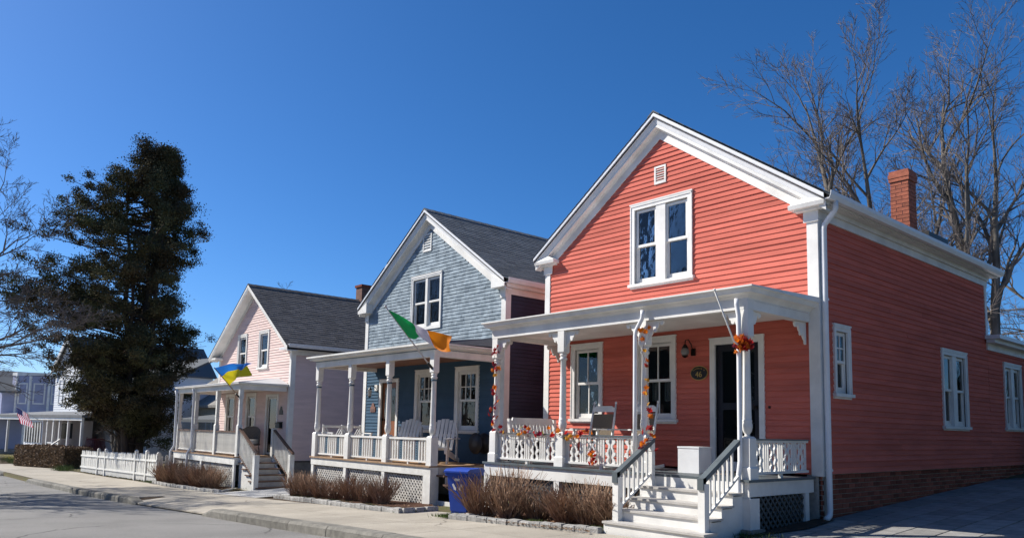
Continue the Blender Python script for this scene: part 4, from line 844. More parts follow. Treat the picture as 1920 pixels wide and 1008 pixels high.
mb=MB(); mb.box(KX0,KX0+.1,KY0+.1,KY1,-.6,3.05); mb.box(KX0+.1,KX1-.1,KY1-.1,KY1,-.6,3.05); mb.prism([(KX0,3.05),(KX1,3.05),(kxc,kz-.2)],1,KY1-.1,KY1-.02); mb.box(KX0+.1,KX1-.1,KY0+.1,KY1-.1,-.65,-.6); part('rear_walls',mb,PINKS,PNK)
mb=MB(); mb.box(KX0+.1,KX1-.1,KY0+.4,KY1-.1,1.95,2.05); part('upper_floor',mb,DARK,PNK)
mb=MB(); mb.box(KX0+.03,KX1-.03,KY0+.03,KY1-.03,-2.1,-.601); part('foundation',mb,CONC,PNK)
for x,s_ in ((KX1,1),(KX0,-1)):
    mb=MB(); mb.box(min(x-s_*.11,x+s_*.026),max(x-s_*.11,x+s_*.026),KY0-.028,KY0,-.56,2.98); mb.box(min(x,x+s_*.026),max(x,x+s_*.026),KY0+.0005,KY0+.13,-.56,2.98); part('corner_board',mb,WHITE,PNK)
roof,zt=gable_roof(PNK,KX0,KX1,KY0,KY1,kxc,kz,ksl,3.36,.32,SHINGP,rake='plain')
mb=MB(SP); mb.box(KY0,KY1,.0,.034,2.76,2.98); mb.box(KY0-.2,KY1+.1,.0,.23,2.981,3.03); mb.box(KY0-.25,KY1+.2,.231,.27,2.95,3.06); part('eave_frieze',mb,WHITE,roof)
gutter(roof,KX1+.272,KY0-.28,KY1+.2,2.955,1,.12,.11); gutter(roof,KX0-.29,KY0-.28,KY1+.2,2.955,-1,.12,.11)
for x,s_ in ((KX0,-1),(KX1,1)):
    mb=MB(); a,b=x-s_*.30,x+s_*.28; mb.box(min(a,b),max(a,b),KY0-.30,KY0-.0,2.90,2.975); part('eave_return',mb,WHITE if s_<0 else GUTW,roof)
for a,b in ((-21.46,-20.64),(-19.62,-18.80)): window(FP,PNK,a,b,2.41,3.70,1,(1,1),cas=.09,inside='curtain')
for a,b in ((-22.28,-21.45),(-20.42,-19.58)): window(FP,PNK,a,b,.05,1.60,1,(1,1),cas=.09,inside='curtain')
mb=MB(FP); frame(mb,-18.79,-17.84,-.42,1.54,.085,-.1,.036,wb=0); dfm=part('door_frame',mb,WHITE,PNK)
mb=MB(FP); mb.box(-18.70,-17.93,-.09,-.05,-.40,1.45); d=part('door',mb,NAVY,PNK)
mb=MB(FP); frame(mb,-18.70,-17.93,-.40,1.45,.06,-.045,-.015); part('storm_frame',mb,WHITE,d); mb=MB(FP); mb.box(-18.64,-17.99,-.034,-.03,-.34,1.39); part('pane',mb,GLASS,d); mb=MB(FP); mb.box(-18.60,-18.38,-.06,-.049,-.3,1.35); part('curtain',mb,CURT,d)
# porch
KPX=[-22.80,-21.12,-19.18,-17.32]; KPY=-1.75
mb=MB(); mb.box(-22.85,-17.28,-1.82,KY0-.02,KD-.2,KD-.032); pdeck=part('porch_deck',mb,DARK,PNK)
for i in range(42):
    a=-22.92+i*.1345; b=MB(); b.box(a,a+.131,-1.90,KY0-.03,KD-.03,KD+rnd.uniform(-.001,.001)); part('deck_board',b,TAN,pdeck)
mb=MB(); mb.box(-22.88,-17.25,-1.87,-1.835,KD-.24,KD-.031); mb.box(-17.28,-17.25,-1.834,KY0-.03,KD-.24,KD-.031); part('fascia_board',mb,WHITEW,pdeck)
lattice(front(-1.80),pdeck,-22.8,-17.35,-1.9,KD-.22,LATW,.09,.036)
for x in (-22.82,-20.1,-17.32): part('skirt_post',MB().box(x-.06,x+.06,-1.865,-1.81,-1.9,KD-.241),WHITEW,pdeck)
for x in KPX:
    mb=MB(); mb.box(x-.07,x+.07,KPY-.07,KPY+.07,KD,.50); h=.048
    mb.loft([(x-.07,KPY-.07,.50),(x+.07,KPY-.07,.50),(x+.07,KPY+.07,.50),(x-.07,KPY+.07,.50)],[(x-h,KPY-h,.55),(x+h,KPY-h,.55),(x+h,KPY+h,.55),(x-h,KPY+h,.55)])
    mb.box(x-h,x+h,KPY-h,KPY+h,.55,1.32); mb.box(x-.062,x+.062,KPY-.062,KPY+.062,1.321,1.60); mb.box(x-.055,x+.055,KPY-.055,KPY+.055,.75,.79); part('porch_post',mb,WHITEW,PNK)
mb=MB(); mb.box(-22.88,-17.24,KPY-.07,KPY+.07,1.601,1.70); mb.box(-17.38,-17.24,KPY+.071,KY0-.03,1.601,1.70); mb.box(-22.88,-22.74,KPY+.071,KY0-.03,1.601,1.70); prf=part('porch_beam',mb,WHITE,PNK)
mb=MB(); mb.box(-22.73,-17.39,KPY+.072,KY0-.03,1.66,1.68); part('porch_ceiling',mb,WHITE,prf)
cor2(-22.88,-17.24,KPY-.07,KY0-.03,1.701,prf,[(0,0),(0,.03),(.07,.06),(.10,.065),(.10,.12),(.09,.12)],WHITE)
mb=MB(); mb.hexa([(-23.0,-1.93,1.805),(-17.12,-1.93,1.805),(-17.12,KY0-.03,1.82),(-23.0,KY0-.03,1.82),(-23.0,-1.93,1.822),(-17.12,-1.93,1.822),(-17.9,KY0-.03,2.06),(-22.2,KY0-.03,2.06)]); part('porch_roof',mb,mat('pale_roof_membrane',(.60,.60,.60),.6,.08,3),prf)
BAK=MB(); BAK.box(-.012,.012,-.012,.012,0,.62); BAKM=BAK.mesh('baluster',WHITEW)
for a,b in zip(KPX[:-1],KPX[1:]):
    mb=MB(front(KPY)); mb.box(a+.07,b-.07,-.03,.03,-.355,-.32); r=part('railing',mb,WHITEW,PNK); mb=MB(front(KPY)); mb.box(a+.07,b-.07,-.045,.045,.30,.335); part('handrail',mb,BROWNR,r)
    n=int((b-a)/.075)
    for i in range(n): link('baluster',BAKM,r,(a+.09+(b-a-.18)*i/(n-1),KPY,-.32))
downspout(PNK,[(-22.92,-1.90,1.70),(-22.90,-1.86,1.5),(-22.90,-1.84,-.25),(-22.98,-1.93,-.45),(-22.98,-1.93,-1.2)],.04); downspout(PNK,[(-21.14,-1.90,1.72),(-21.14,-1.86,1.6),(-21.14,-1.84,-.25),(-21.22,-1.93,-.45),(-21.22,-1.93,-1.2)],.04)
# steps descend towards +X off the porch end
for y in (-1.70,-.72):
    kst=MB(); kst.loft([(-17.24,y-.02,-.45),(-17.24,y-.02,-1.5),(-15.7,y-.02,-1.5),(-15.7,y-.02,-1.42)],[(-17.24,y+.02,-.45),(-17.24,y+.02,-1.5),(-15.7,y+.02,-1.5),(-15.7,y+.02,-1.42)])
    stair=part('stair_stringer',kst,WHITEW,PNK)
for i in range(6):
    xa_=-17.22+.27*i; zt_=KD-.165*i
    if i: t=MB(); t.box(xa_-.27-.02,xa_+.03,-1.76,-.66,zt_-.035,zt_); part('tread',t,BROWNR,stair)
    r=MB(); r.box(xa_-.0,xa_+.02,-1.70,-.70,zt_-.165-.0+.0005,zt_-.0355); part('riser',r,TREADG,stair)
for y in (-1.75,-.68):
    n=MB(); n.box(-16.02,-15.88,y-.07,y+.07,-1.5,-.32); part('newel',n,WHITEW,stair)
    if y>-1: n=MB(); n.box(-17.32,-17.20,y-.06,y+.06,-.60,.44); part('newel',n,WHITEW,stair)
    h=MB(); h.loft([(-17.28,y-.04,.40),(-17.28,y+.04,.40),(-17.28,y+.04,.45),(-17.28,y-.04,.45)],[(-15.84,y-.04,-.31),(-15.84,y+.04,-.31),(-15.84,y+.04,-.25),(-15.84,y-.04,-.25)]); part('stair_handrail',h,BROWNR,stair)
    h=MB(); h.loft([(-17.26,y-.02,-.36),(-17.26,y+.02,-.36),(-17.26,y+.02,-.32),(-17.26,y-.02,-.32)],[(-16.02,y-.02,-1.02),(-16.02,y+.02,-1.02),(-16.02,y+.02,-.98),(-16.02,y-.02,-.98)]); part('stair_bottom_rail',h,BROWNR,stair)
    for k in range(12): x=-17.15+k*.095; zb=-.34-(x+17.26)*.532; b=MB(); b.box(x-.012,x+.012,y-.012,y+.012,zb,zb+.72-.01*k*.3); part('stair_baluster',b,WHITEW,stair)
mbx=thing('mailbox','black wall mailbox beside the glazed door of the pink house','mailbox',(-17.62,KY0-.03,.5),world=True)
mb=MB(FP); mb.box(-17.78,-17.48,.017,.12,.45,.63); part('body',mb,BLACKM,mbx); mb=MB(FP); mb.hexa([(-17.79,.015,.631),(-17.47,.015,.631),(-17.47,.14,.60),(-17.79,.14,.60),(-17.79,.015,.65),(-17.47,.015,.65),(-17.47,.145,.62),(-17.79,.145,.62)]); part('lid',mb,BLACKM,mbx)
pl=tag(link('door_plaque',MB(FP).loft([(-17.74,.016,.88),(-17.46,.016,.88),(-17.47,.016,1.0),(-17.53,.016,1.05),(-17.56,.016,1.14),(-17.64,.016,1.14),(-17.68,.016,1.05),(-17.73,.016,1.0)],[(-17.74,.03,.88),(-17.46,.03,.88),(-17.47,.03,1.0),(-17.53,.03,1.05),(-17.56,.03,1.14),(-17.64,.03,1.14),(-17.68,.03,1.05),(-17.73,.03,1.0)]).mesh('door_plaque',BRNZ)),'dark cut-out plaque on pink siding above the mailbox','plaque')
def wicker(label,loc,rz):
    t=thing('wicker_chair',label,'chair',loc,rz,'wicker chairs on the pink porch')
    mb=MB(); N=9
    for k in range(N):
        a0=R(180*k/N);a1=R(180*(k+1)/N); f=lambda a:(.33*math.cos(a),.08+.28*math.sin(a))
        hh=lambda a:.66+.26*math.sin(a)
        p,q=f(a0),f(a1); mb.hexa([(p[0],p[1],.36),(q[0],q[1],.36),(q[0]*1.06,q[1]*1.06,.36),(p[0]*1.06,p[1]*1.06,.36),(p[0],p[1]*1.2,hh(a0)),(q[0],q[1]*1.2,hh(a1)),(q[0]*1.06,q[1]*1.27,hh(a1)),(p[0]*1.06,p[1]*1.27,hh(a0))])
    part('back',mb,WICK,t); seg('seat',t,WICK,(-.31,.31,-.28,.3,.32,.37)); mb=MB(); mb.box(-.28,.28,-.30,.26,.375,.50); c=part('cushion',mb,CUSH,t)
    for x in (-.27,.27):
        for y in (-.24,.26): mb=MB(); mb.tube([(x*1.15,y*1.15,0),(x,y,.33)],.012,6); part('leg',mb,BLACKM,t)
wicker('grey wicker armchair with pale cushion beside the pink house steps',(-18.0,-1.2,KD),R(50)); wicker('grey wicker armchair tucked behind the porch railing of the pink house',(-19.35,-.95,KD),R(10))
kc=MB(); kc.box(-20.32,-19.88,3.7,4.15,4.9,5.86); ch=part('chimney',kc,mat('sooty_brick',(.16,.085,.065),.9,.3,14),PNK); mb=MB(); mb.box(-20.36,-19.84,3.66,4.19,5.8601,5.95); part('corbel',mb,BRICK,ch)
# ================================================================ flags
def cloth(rows,n,m_of,mats,parent,amp=.03,seed=1,nv=14):
    """rows: list of edge polylines from top to bottom (equal point counts); resampled to a rippled sheet"""
    rg=random.Random(seed); k=len(rows[0])
    def samp(row,u):
        t=u*(k-1); i=min(int(t),k-2); f=t-i; f=f; a=Vector(row[max(i-1,0)]);b=Vector(row[i]);c=Vector(row[i+1]);d=Vector(row[min(i+2,k-1)])
        return .5*((2*b)+(c-a)*f+(2*a-5*b+4*c-d)*f*f+(3*b-a-3*c+d)*f**3)
    mb=MB(); vs=[]
    for i in range(n+1):
        u=i/n; cols=[samp(r,u) for r in rows]
        for j in range(nv+1):
            v=j/nv; t=v*(len(rows)-1); q=min(int(t),len(rows)-2); p=cols[q].lerp(cols[q+1],t-q)
            rip=amp*min(1,u*4)*(math.sin(9*u+3.2*v+seed)+.5*math.sin(17*u-5*v)); p=p+Vector((.2*rip,-rip,.35*rip)); vs.append(tuple(p))
    mb.v=vs
    for i in range(n):
        for j in range(nv): mb.f.append([i*(nv+1)+j,(i+1)*(nv+1)+j,(i+1)*(nv+1)+j+1,i*(nv+1)+j+1]); mb.t.append(.5); mb.mi.append(m_of((i+.5)/n,(j+.5)/nv))
    me=mb.mesh('cloth',mats,True,recalc=False); return link('cloth',me,parent)
def pole(parent,a,b,r,m,ball=True):
    mb=MB(); mb.tube([a,b],r,8)
    if ball: mb.lathe([(.005,b[2]-.02),(.026,b[2]-.005),(.03,b[2]+.012),(.02,b[2]+.03),(.004,b[2]+.036)],10,(b[0],b[1]))
    part('pole',mb,m,parent,smooth=True)
f=thing('flag','green, white and orange flag flying from a pole on the blue porch post','flag',(-7.37,-1.75,1.77),world=True)
pole(f,(-7.38,-1.74,1.76),(-7.397,-2.90,2.91),.015,flat('silver_pole',(.5,.5,.5),.35))
mb=MB(); mb.tube([(-7.378,-1.71,1.74),(-7.38,-1.86,1.88)],.028,8); part('bracket',mb,BLACKM,f)
T=[(-7.392,-2.84,2.86),(-6.982,-2.80,2.699),(-6.732,-2.74,2.567),(-6.479,-2.70,2.456),(-6.25,-2.66,2.359),(-5.979,-2.62,2.30),(-5.691,-2.60,2.262)]
Bm=[(-7.388,-2.34,2.35),(-7.05,-2.42,2.285),(-6.775,-2.44,2.28),(-6.561,-2.46,2.189),(-6.353,-2.48,2.10),(-6.038,-2.48,1.969),(-5.696,-2.50,1.935)]
cloth([T,Bm],42,lambda u,v:0 if u<1/3 else (1 if u<2/3 else 2),[G_GREEN,G_WHITE,G_ORANGE],f,.055,2)
f=thing('flag','blue over yellow flag flying from a pole on the pink porch post','flag',(-17.35,-1.8,1.38),world=True)
dx=-.0
pole(f,(-17.34,-1.80,1.37),(-16.83,-2.79,2.17),.014,TAN,False); mb=MB(); mb.tube([(-17.35,-1.79,1.355),(-17.28,-1.93,1.47)],.026,8); part('bracket',mb,BLACKM,f)
T=[(-16.83,-2.77,2.16),(-16.084,-2.75,2.19),(-15.511,-2.70,2.215),(-14.935,-2.66,2.215),(-14.451,-2.62,2.17)]
Mm=[(-16.98,-2.49,1.94),(-16.345,-2.52,2.034),(-15.766,-2.55,2.113),(-15.372,-2.55,2.035),(-14.95,-2.55,2.136)]
Bm=[(-17.15,-2.17,1.67),(-16.563,-2.30,1.84),(-15.919,-2.40,1.887),(-15.444,-2.45,1.85),(-14.85,-2.50,1.912)]
cloth([T,Mm,Bm],30,lambda u,v:0 if v<.5 else 1,[U_BLUE,U_YEL],f,.04,5)
# ================================================================ kerbside things
bn=thing('recycling_bin','blue wheeled recycling bin between the bed shrubs and blue porch steps','bin',(-5.58,-2.22,S(-5.58)+.004),R(20)); bn.scale=(.80,.80,.84)
mb=MB(); mb.loft([(-.21,-.25,.06),(.21,-.25,.06),(.21,.25,.06),(-.21,.25,.06)],[(-.27,-.33,.86),(.27,-.33,.86),(.27,.31,.86),(-.27,.31,.86)]); mb.box(-.30,.30,-.36,.33,.80,.86); mb.box(-.19,.19,-.24,.24,.0,.061); part('body',mb,BINB,bn)
mb=MB(); prof=[(-.40,.865),(-.40,.90),(-.30,.945),(.25,.955),(.34,.92),(.34,.865)]; mb.prism(prof,0,-.315,.315); part('lid',mb,BINB,bn)
for x in (-.27,.27): mb=MB(right(x)); mb2=link('wheel',MB().lathe([(.03,-.03),(.11,-.03),(.12,0),(.11,.03),(.03,.03)],18).mesh('wheel',BLKP,True),bn,(x*.93,.27,.12),(0,R(90),0))
mb=MB(); mb.tube([(-.24,.36,.84),(-.24,.42,.86),(.24,.42,.86),(.24,.36,.84)],.014,6); part('handle',mb,BINB,bn)
lg=MB()
for k in range(3):
    a=R(90+120*k); c=(.10*math.cos(a),.10*math.sin(a)); d=(-math.sin(a),math.cos(a)); 
    P=lambda s,t:(c[0]*(1+t)+d[0]*s,-.300-.0,.62+c[1]*(1+t)+d[1]*s)
    yy=lambda z:-.25-.08*(z-.06)/.8-.004
    q=[(-.07,-.25),(.03,-.25),(.03,-.4),(.09,0),(.03,.4),(.03,.25),(-.07,.25)]
    pts=[P(*w) for w in q]; lg.loft([(x,yy(z),z) for x,_,z in pts],[(x,yy(z)-.003,z) for x,_,z in pts])
part('recycling_mark',lg,WHITE,bn)
# beds with stone edging
def bed(name,poly,mmat):
    mb=MB(); mb.add([(x,y,max(G(x,y),S(x)+.0)+.03) for x,y in poly],[tuple(range(len(poly)))]); o=link(name,mb.mesh(name,mmat)); o['kind']='structure'; return o
bed('mulch_bed',[(-4.72,-3.02),(-1.75,-2.75),(-1.75,-1.7),(-5.6,-1.7),(-5.2,-2.6)],MULCH); bed('mulch_bed',[(-12.7,-2.58),(-6.5,-2.92),(-6.5,-2.2),(-7.3,-1.7),(-12.6,-1.7)],MULCH); bed('mulch_bed',[(-23.2,-2.42),(-16.0,-2.68),(-16.6,-1.8),(-23.2,-1.8)],MULCH)
bed('soil_strip',[(-1.0,-1.75),(.0,-1.9),(.25,-.9),(.16,.05),(-.1,0),(-.1,-1.6)],SOIL)
def edging(label,path,L=.21,group='granite bed edgings'):
    t=thing('stone_edging',label,'edging',(path[0][0],path[0][1],S(path[0][0])),world=True,group=None)
    for (x0,y0),(x1,y1) in zip(path[:-1],path[1:]):
        d=Vector((x1-x0,y1-y0,0)); n=max(1,int(d.length/L)); a=math.atan2(d.y,d.x)
        for i in range(n):
            p=Vector((x0,y0,0))+d*((i+.5)/n); w=d.length/n*.5*rnd.uniform(.9,.985); hh=.075+rnd.uniform(0,.02); dd=.065
            mb=MB(); c=lambda k=.012:rnd.uniform(-k,k)
            A=[(-w+c(),-dd+c(),-.08),(w+c(),-dd+c(),-.08),(w+c(),dd+c(),-.08),(-w+c(),dd+c(),-.08)]; Bq=[(q[0],q[1],hh-.02+c(.004)) for q in A]; Cq=[(q[0]*.86,q[1]*.8,hh+c(.006)) for q in A]
            mb.loft(A,Bq); mb.loft([(q[0],q[1],q[2]+.0003) for q in Bq],Cq); o=link('granite_block',mb.mesh('granite_block',GRAN),t,(p.x,p.y,S(p.x)+.0),(0,0,a+rnd.uniform(-.05,.05)))
edging('low granite block edging along the shrub bed of the coral house',[(-4.55,-2.35),(-4.80,-3.10),(-3.2,-2.99),(-1.72,-2.85)]); edging('low granite block edging along the shrub bed of the blue house',[(-12.75,-2.55),(-9.5,-2.80),(-6.42,-3.0),(-6.45,-2.2)]); edging('low granite block edging along the shrub bed of the pink house',[(-23.2,-2.36),(-19.5,-2.55),(-15.9,-2.75),(-16.8,-1.95)])
# twiggy shrubs
def shrub_mesh(seed,n=165):
    rg=random.Random(seed); mb=MB()
    for i in range(n):
        a=rg.uniform(0,2*math.pi); r0=.17*math.sqrt(rg.random()); lean=rg.random()**.7*.72; h=rg.uniform(.48,1.0)*(1-.28*lean)
        p=Vector((r0*math.cos(a),r0*math.sin(a),0)); b=a+rg.uniform(-.5,.5); mb.cur=rg.random(); pts=[tuple(p)]; d=Vector((lean*math.cos(b)*1.1,lean*math.sin(b)*1.1,1)).normalized()
        for k in range(3): d=(d+Vector((rg.uniform(-.24,.24),rg.uniform(-.24,.24),.06))).normalized(); p=p+d*h/3; pts.append(tuple(p))
        rr=rg.uniform(.0048,.0092); mb.tube(pts,[rr,rr*.9,rr*.75,rr*.5],3,False)
        for q in range(rg.choice([2,3,4])):
            k=rg.choice([1,2,2]); s=Vector(pts[k]); e=(d+Vector((rg.uniform(-.6,.6),rg.uniform(-.6,.6),rg.uniform(0,.4)))).normalized(); mb.tube([tuple(s),tuple(s+e*h*rg.uniform(.15,.33))],[rr*.6,rr*.4],3,False)
    return mb.mesh('twigs',TWIG,False,True,recalc=False)
ORD=('first','second','third','fourth','fifth','sixth','seventh')
SHM=[shrub_mesh(k) for k in (3,11,29)]
def shrub(label,x,y,sc,k,group):
    t=thing('bare_shrub',label,'shrub',(x,y,G(x,y)+.02),rnd.uniform(0,6.3),group)
    o=link('twigs',SHM[k%3],t,scale=(sc*rnd.uniform(.9,1.2),sc*rnd.uniform(.9,1.2),sc*rnd.uniform(.72,1.0))); mb=MB(); mb.lathe([(.10,-.04),(.11,.02),(.05,.05)],10); part('root_crown',mb,BROWNR,t)
for i,(x,y,s) in enumerate([(-4.68,-2.58,1.05),(-4.05,-2.5,1.05),(-3.55,-2.30,.85),(-2.85,-2.38,.98),(-2.35,-2.36,1.05),(-1.98,-2.34,.9)]): shrub('bare brown twiggy shrub before the coral porch, '+ORD[i]+' from the blue bin',x,y,s,i,'bare shrubs before the coral porch')
for i,(x,y,s) in enumerate([(-12.35,-2.15,.92),(-11.7,-2.2,.74),(-11.2,-2.15,.70),(-10.4,-2.2,.72),(-9.75,-2.15,.74),(-8.9,-2.25,.66),(-8.4,-2.22,.76)]): shrub('low bare shrub before the lattice of the blue porch, '+ORD[i]+' from the pale shell path',x,y,s,i,'low shrubs before the blue porch')
for i,(x,y,s) in enumerate([(-23.0,-2.1,.95),(-22.2,-2.1,1.0),(-21.3,-2.12,1.02),(-20.4,-2.15,1.05),(-19.5,-2.15,1.08),(-18.7,-2.2,1.1),(-18.0,-2.25,1.0)]): shrub('bare reddish-brown shrub before the pink porch, '+ORD[i]+' from the picket fence',x,y,s,i,'shrub row before the pink porch')
# grass and leaf litter (uncountable)
def tufts(name,spots,m,n,h,label=None):
    mb=MB()
    for (x,y,rx,ry) in spots:
        for i in range(n):
            a=x+rnd.gauss(0,rx);b=y+rnd.gauss(0,ry); z=G(a,b)+.02; hh=h*rnd.uniform(.4,1); t=rnd.uniform(0,6.3); w=.006; mb.cur=rnd.random(); l=rnd.uniform(-.5,.5)*hh; l2=rnd.uniform(-.5,.5)*hh
            mb.add([(a-w*math.cos(t),b-w*math.sin(t),z),(a+w*math.cos(t),b+w*math.sin(t),z),(a+l,b+l2,z+hh)],[(0,1,2)])
    o=link(name,mb.mesh(name,m,False,True,recalc=False)); o['kind']='stuff'; return o
tag(tufts('grass',[(-3.2,-2.7,.12,.06),(-1.9,-2.72,.12,.05),(-11.8,-2.4,.5,.08),(-10.0,-2.5,.35,.08),(-8.2,-2.65,.3,.06),(-7.0,-2.75,.25,.06),(-6.5,-2.7,.06,.15),(-4.9,-3.1,.15,.03),(-5.0,-2.9,.06,.12),(-16.6,-2.3,.15,.2),(-23.6,-2.35,.3,.1),(-.2,-1.9,.3,.12)],GRASS,420,.075),'short grass growing in patches in the planting beds','grass')
mb=MB()
for i in range(1500):
    z_=rnd.choice([(-4.6,-1.8,-2.95,-2.0),(-12.5,-6.5,-2.85,-1.9),(-23,-16.4,-2.5,-1.9),(-4.8,-1.7,-3.12,-2.96)]); x=rnd.uniform(z_[0],z_[1]);y=rnd.uniform(z_[2],z_[3]); z=max(G(x,y),S(x))+.036+rnd.uniform(0,.02); a=rnd.uniform(0,6.3); s=rnd.uniform(.012,.03); mb.cur=rnd.random()
    mb.add([(x+s*math.cos(a),y+s*math.sin(a),z),(x-s*.5*math.sin(a),y+s*.5*math.cos(a),z+rnd.uniform(0,.012)),(x-s*math.cos(a),y-s*math.sin(a),z),(x+s*.5*math.sin(a),y-s*.5*math.cos(a),z+rnd.uniform(0,.012))],[(0,1,2,3)])
o=link('leaf_litter',mb.mesh('leaf_litter',mat('dry_leaf',(.24,.15,.085),.9,.3,20,tint=.5),False,True,recalc=False)); o['kind']='stuff'; tag(o,'dry brown leaf litter scattered over the mulch beds','leaf litter')
# paver drive beside the coral house
drive=sheet('paver_drive',[-2.9,-1.5,0,2,4,6,8,11],lambda x,y:G(x,y)-.002,PAVEJ,(.16,9))
PVM={}
for i in range(11):
    for j in range(17):
        x=.22+i*.41;y=-2.6+j*.62+(.31 if i%2 else 0)
        if (i,0) not in PVM: q=MB(); q.hexa([(-.2,-.305,-.03),(.2,-.305,-.03),(.2,.305,-.03),(-.2,.305,-.03),(-.196,-.30,.012),(.196,-.30,.012),(.196,.30,.012),(-.196,.30,.012)]); PVM[(i,0)]=q.mesh('paver',PAVER)
        link('paver',PVM[(i,0)],drive,(x,y,G(x,y)+rnd.uniform(0,.003)),(R(2.86),R(-1.2),0))
# white picket fence
def fence(label,x0,y0,x1,y1,n,h,m,posts,group=None,sp=.6):
    t=thing('picket_fence',label,'fence',(x0,y0,G(x0,y0)),world=True); d=Vector((x1-x0,y1-y0,0)); a=math.atan2(d.y,d.x)
    q=MB(); w=d.length/n*sp/2; q.prism([(-w,0),(w,0),(w,h-.06),(0,h),(-w,h-.06)],1,-.01,.01); pm=q.mesh('picket',m)
    for i in range(n):
        p=Vector((x0,y0,0))+d*((i+.5)/n); link('picket',pm,t,(p.x,p.y,G(p.x,p.y)+.03+rnd.uniform(-.012,.012)),(rnd.uniform(-.015,.015),rnd.uniform(-.02,.02),a))
    for zz in (.22,h-.25):
        mb=MB(); nn=math.sin(a)*.03,-math.cos(a)*.03; mb.loft([(x0-nn[0],y0-nn[1]-.015,G(x0,y0)+zz),(x0-nn[0],y0-nn[1]+.015,G(x0,y0)+zz),(x0-nn[0],y0-nn[1]+.015,G(x0,y0)+zz+.07),(x0-nn[0],y0-nn[1]-.015,G(x0,y0)+zz+.07)],[(x1-nn[0],y1-nn[1]-.015,G(x1,y1)+zz),(x1-nn[0],y1-nn[1]+.015,G(x1,y1)+zz),(x1-nn[0],y1-nn[1]+.015,G(x1,y1)+zz+.07),(x1-nn[0],y1-nn[1]-.015,G(x1,y1)+zz+.07)]); part('rail',mb,m,t)
    for f_ in posts:
        p=Vector((x0,y0,0))+d*f_; mb=MB(); z=G(p.x,p.y); mb.box(p.x-.055,p.x+.055,p.y-.055,p.y+.055,z-.2,z+h+.10); mb.loft([(p.x-.065,p.y-.065,z+h+.1001),(p.x+.065,p.y-.065,z+h+.1001),(p.x+.065,p.y+.065,z+h+.1001),(p.x-.065,p.y+.065,z+h+.1001)],[(p.x-.01,p.y-.01,z+h+.16),(p.x+.01,p.y-.01,z+h+.16),(p.x+.01,p.y+.01,z+h+.16),(p.x-.01,p.y+.01,z+h+.16)]); part('post',mb,m,t)
fence('white picket fence along the pavement under the dark cedar',-23.3,-2.25,-34.6,-2.25,88,.98,WHITEW,[.11,.23,.62,.73])
fence('weathered grey picket fence joining the pink porch to the white fence',-23.35,-2.2,-23.2,.4,14,.92,LATW,[.0])
fence('weathered grey picket fence along the yard behind the cedar',-23.4,.8,-31,1.4,52,1.05,LATW,[.3,.7])
# ================================================================ trees
def bare_tree(label,base,stems,seed,reach,levels=4,kids=(7,6,6,5),r0=.2,mtr=BARK,up=.10,group=None,spread=1.0,name='bare_tree',lenf=(.55,.5,.48,.45),tw=TWIGB,minr=.006,wig=.16):
    rg=random.Random(seed); t=thing(name,label,'tree',base,0,group); A=MB();B=MB()
    def grow(p,d,L,r,lv):
        ns=(9,7,5,4,3)[min(lv,4)]; pts=[p];rs=[r]; q=Vector(p);dd=Vector(d)
        wg=wig*(.55 if lv==0 else 1)
        for k in range(ns):
            dd=(dd+Vector((rg.gauss(0,wg),rg.gauss(0,wg),rg.gauss(0,wg*.6)+up*.12*(1 if lv else .3)))).normalized(); q=q+dd*L/ns; pts.append(q.copy()); rs.append(max(minr*.6,r*(1-.93*((k+1)/ns)**1.15)))
        (A if lv<2 else B).tube([tuple(x) for x in pts],rs,(9,6,4,3,3)[min(lv,4)],False)
        if lv>=levels: return
        n=kids[min(lv,len(kids)-1)]
        for i in range(n):
            f=(.28 if lv==0 else .18)+(.80 if lv else .72)*((i+rg.random())/n); f=min(f,.99); j=min(int(f*ns),ns-1); s=pts[j].lerp(pts[j+1],f*ns-j); rr=rs[j]*rg.uniform(.5,.75)
            ax=(pts[j+1]-pts[j]).normalized(); o=ax.orthogonal().normalized(); o.rotate(Matrix.Rotation(rg.uniform(0,6.283),3,ax)); ang=rg.uniform(.45,.95)*spread
            nd=(ax*math.cos(ang)+o*math.sin(ang)+Vector((0,0,up))).normalized(); grow(s,nd,L*lenf[min(lv,3)]*rg.uniform(.7,1.2)*(1.1-.45*f),max(minr,rr),lv+1)
    for (off,d,L,r) in stems: grow(Vector(off),Vector(d).normalized(),L,r,0)
    link('trunk',A.mesh('trunk',mtr,True,recalc=False),t); link('crown',B.mesh('crown',tw,False,recalc=False),t); return t
bare_tree('tall bare tree with several dark stems rising behind the coral roof',(-4.9,14.0,G(-4.9,14)),[((0,0,-.2),(.03,0,1),13.2,.24),((-.5,.2,-.2),(-.15,.1,1),12.4,.20),((.5,.1,-.2),(.10,.0,1),12.0,.19),((-.9,.4,-.2),(-.28,.1,1),11.4,.17),((.1,.6,-.2),(.2,.1,1),11.0,.15)],5,8,kids=(11,7,6,5),spread=.9,lenf=(.35,.56,.52,.5),wig=.11,minr=.007,up=.14)
bare_tree('slim bare tree with pale bark standing next to the coral chimney',(-5.0,15.0,G(-5,15)),[((0,0,-.2),(.01,0,1),9.6,.12)],23,6,kids=(10,6,5,4),spread=.8,lenf=(.26,.5,.5,.5),minr=.006)
bare_tree('large bare tree with long curved pale limbs behind the rear wing',(-2.6,14.0,G(-2.6,14)),[((0,0,-.2),(.12,.0,1),12.6,.24),((-.2,0,-.2),(-.03,.1,1),9.2,.15),((.3,.2,-.2),(.26,.05,1),11.4,.19)],141,8,kids=(9,7,6,5),spread=.95,lenf=(.38,.55,.52,.5),minr=.006,wig=.13,up=.12)
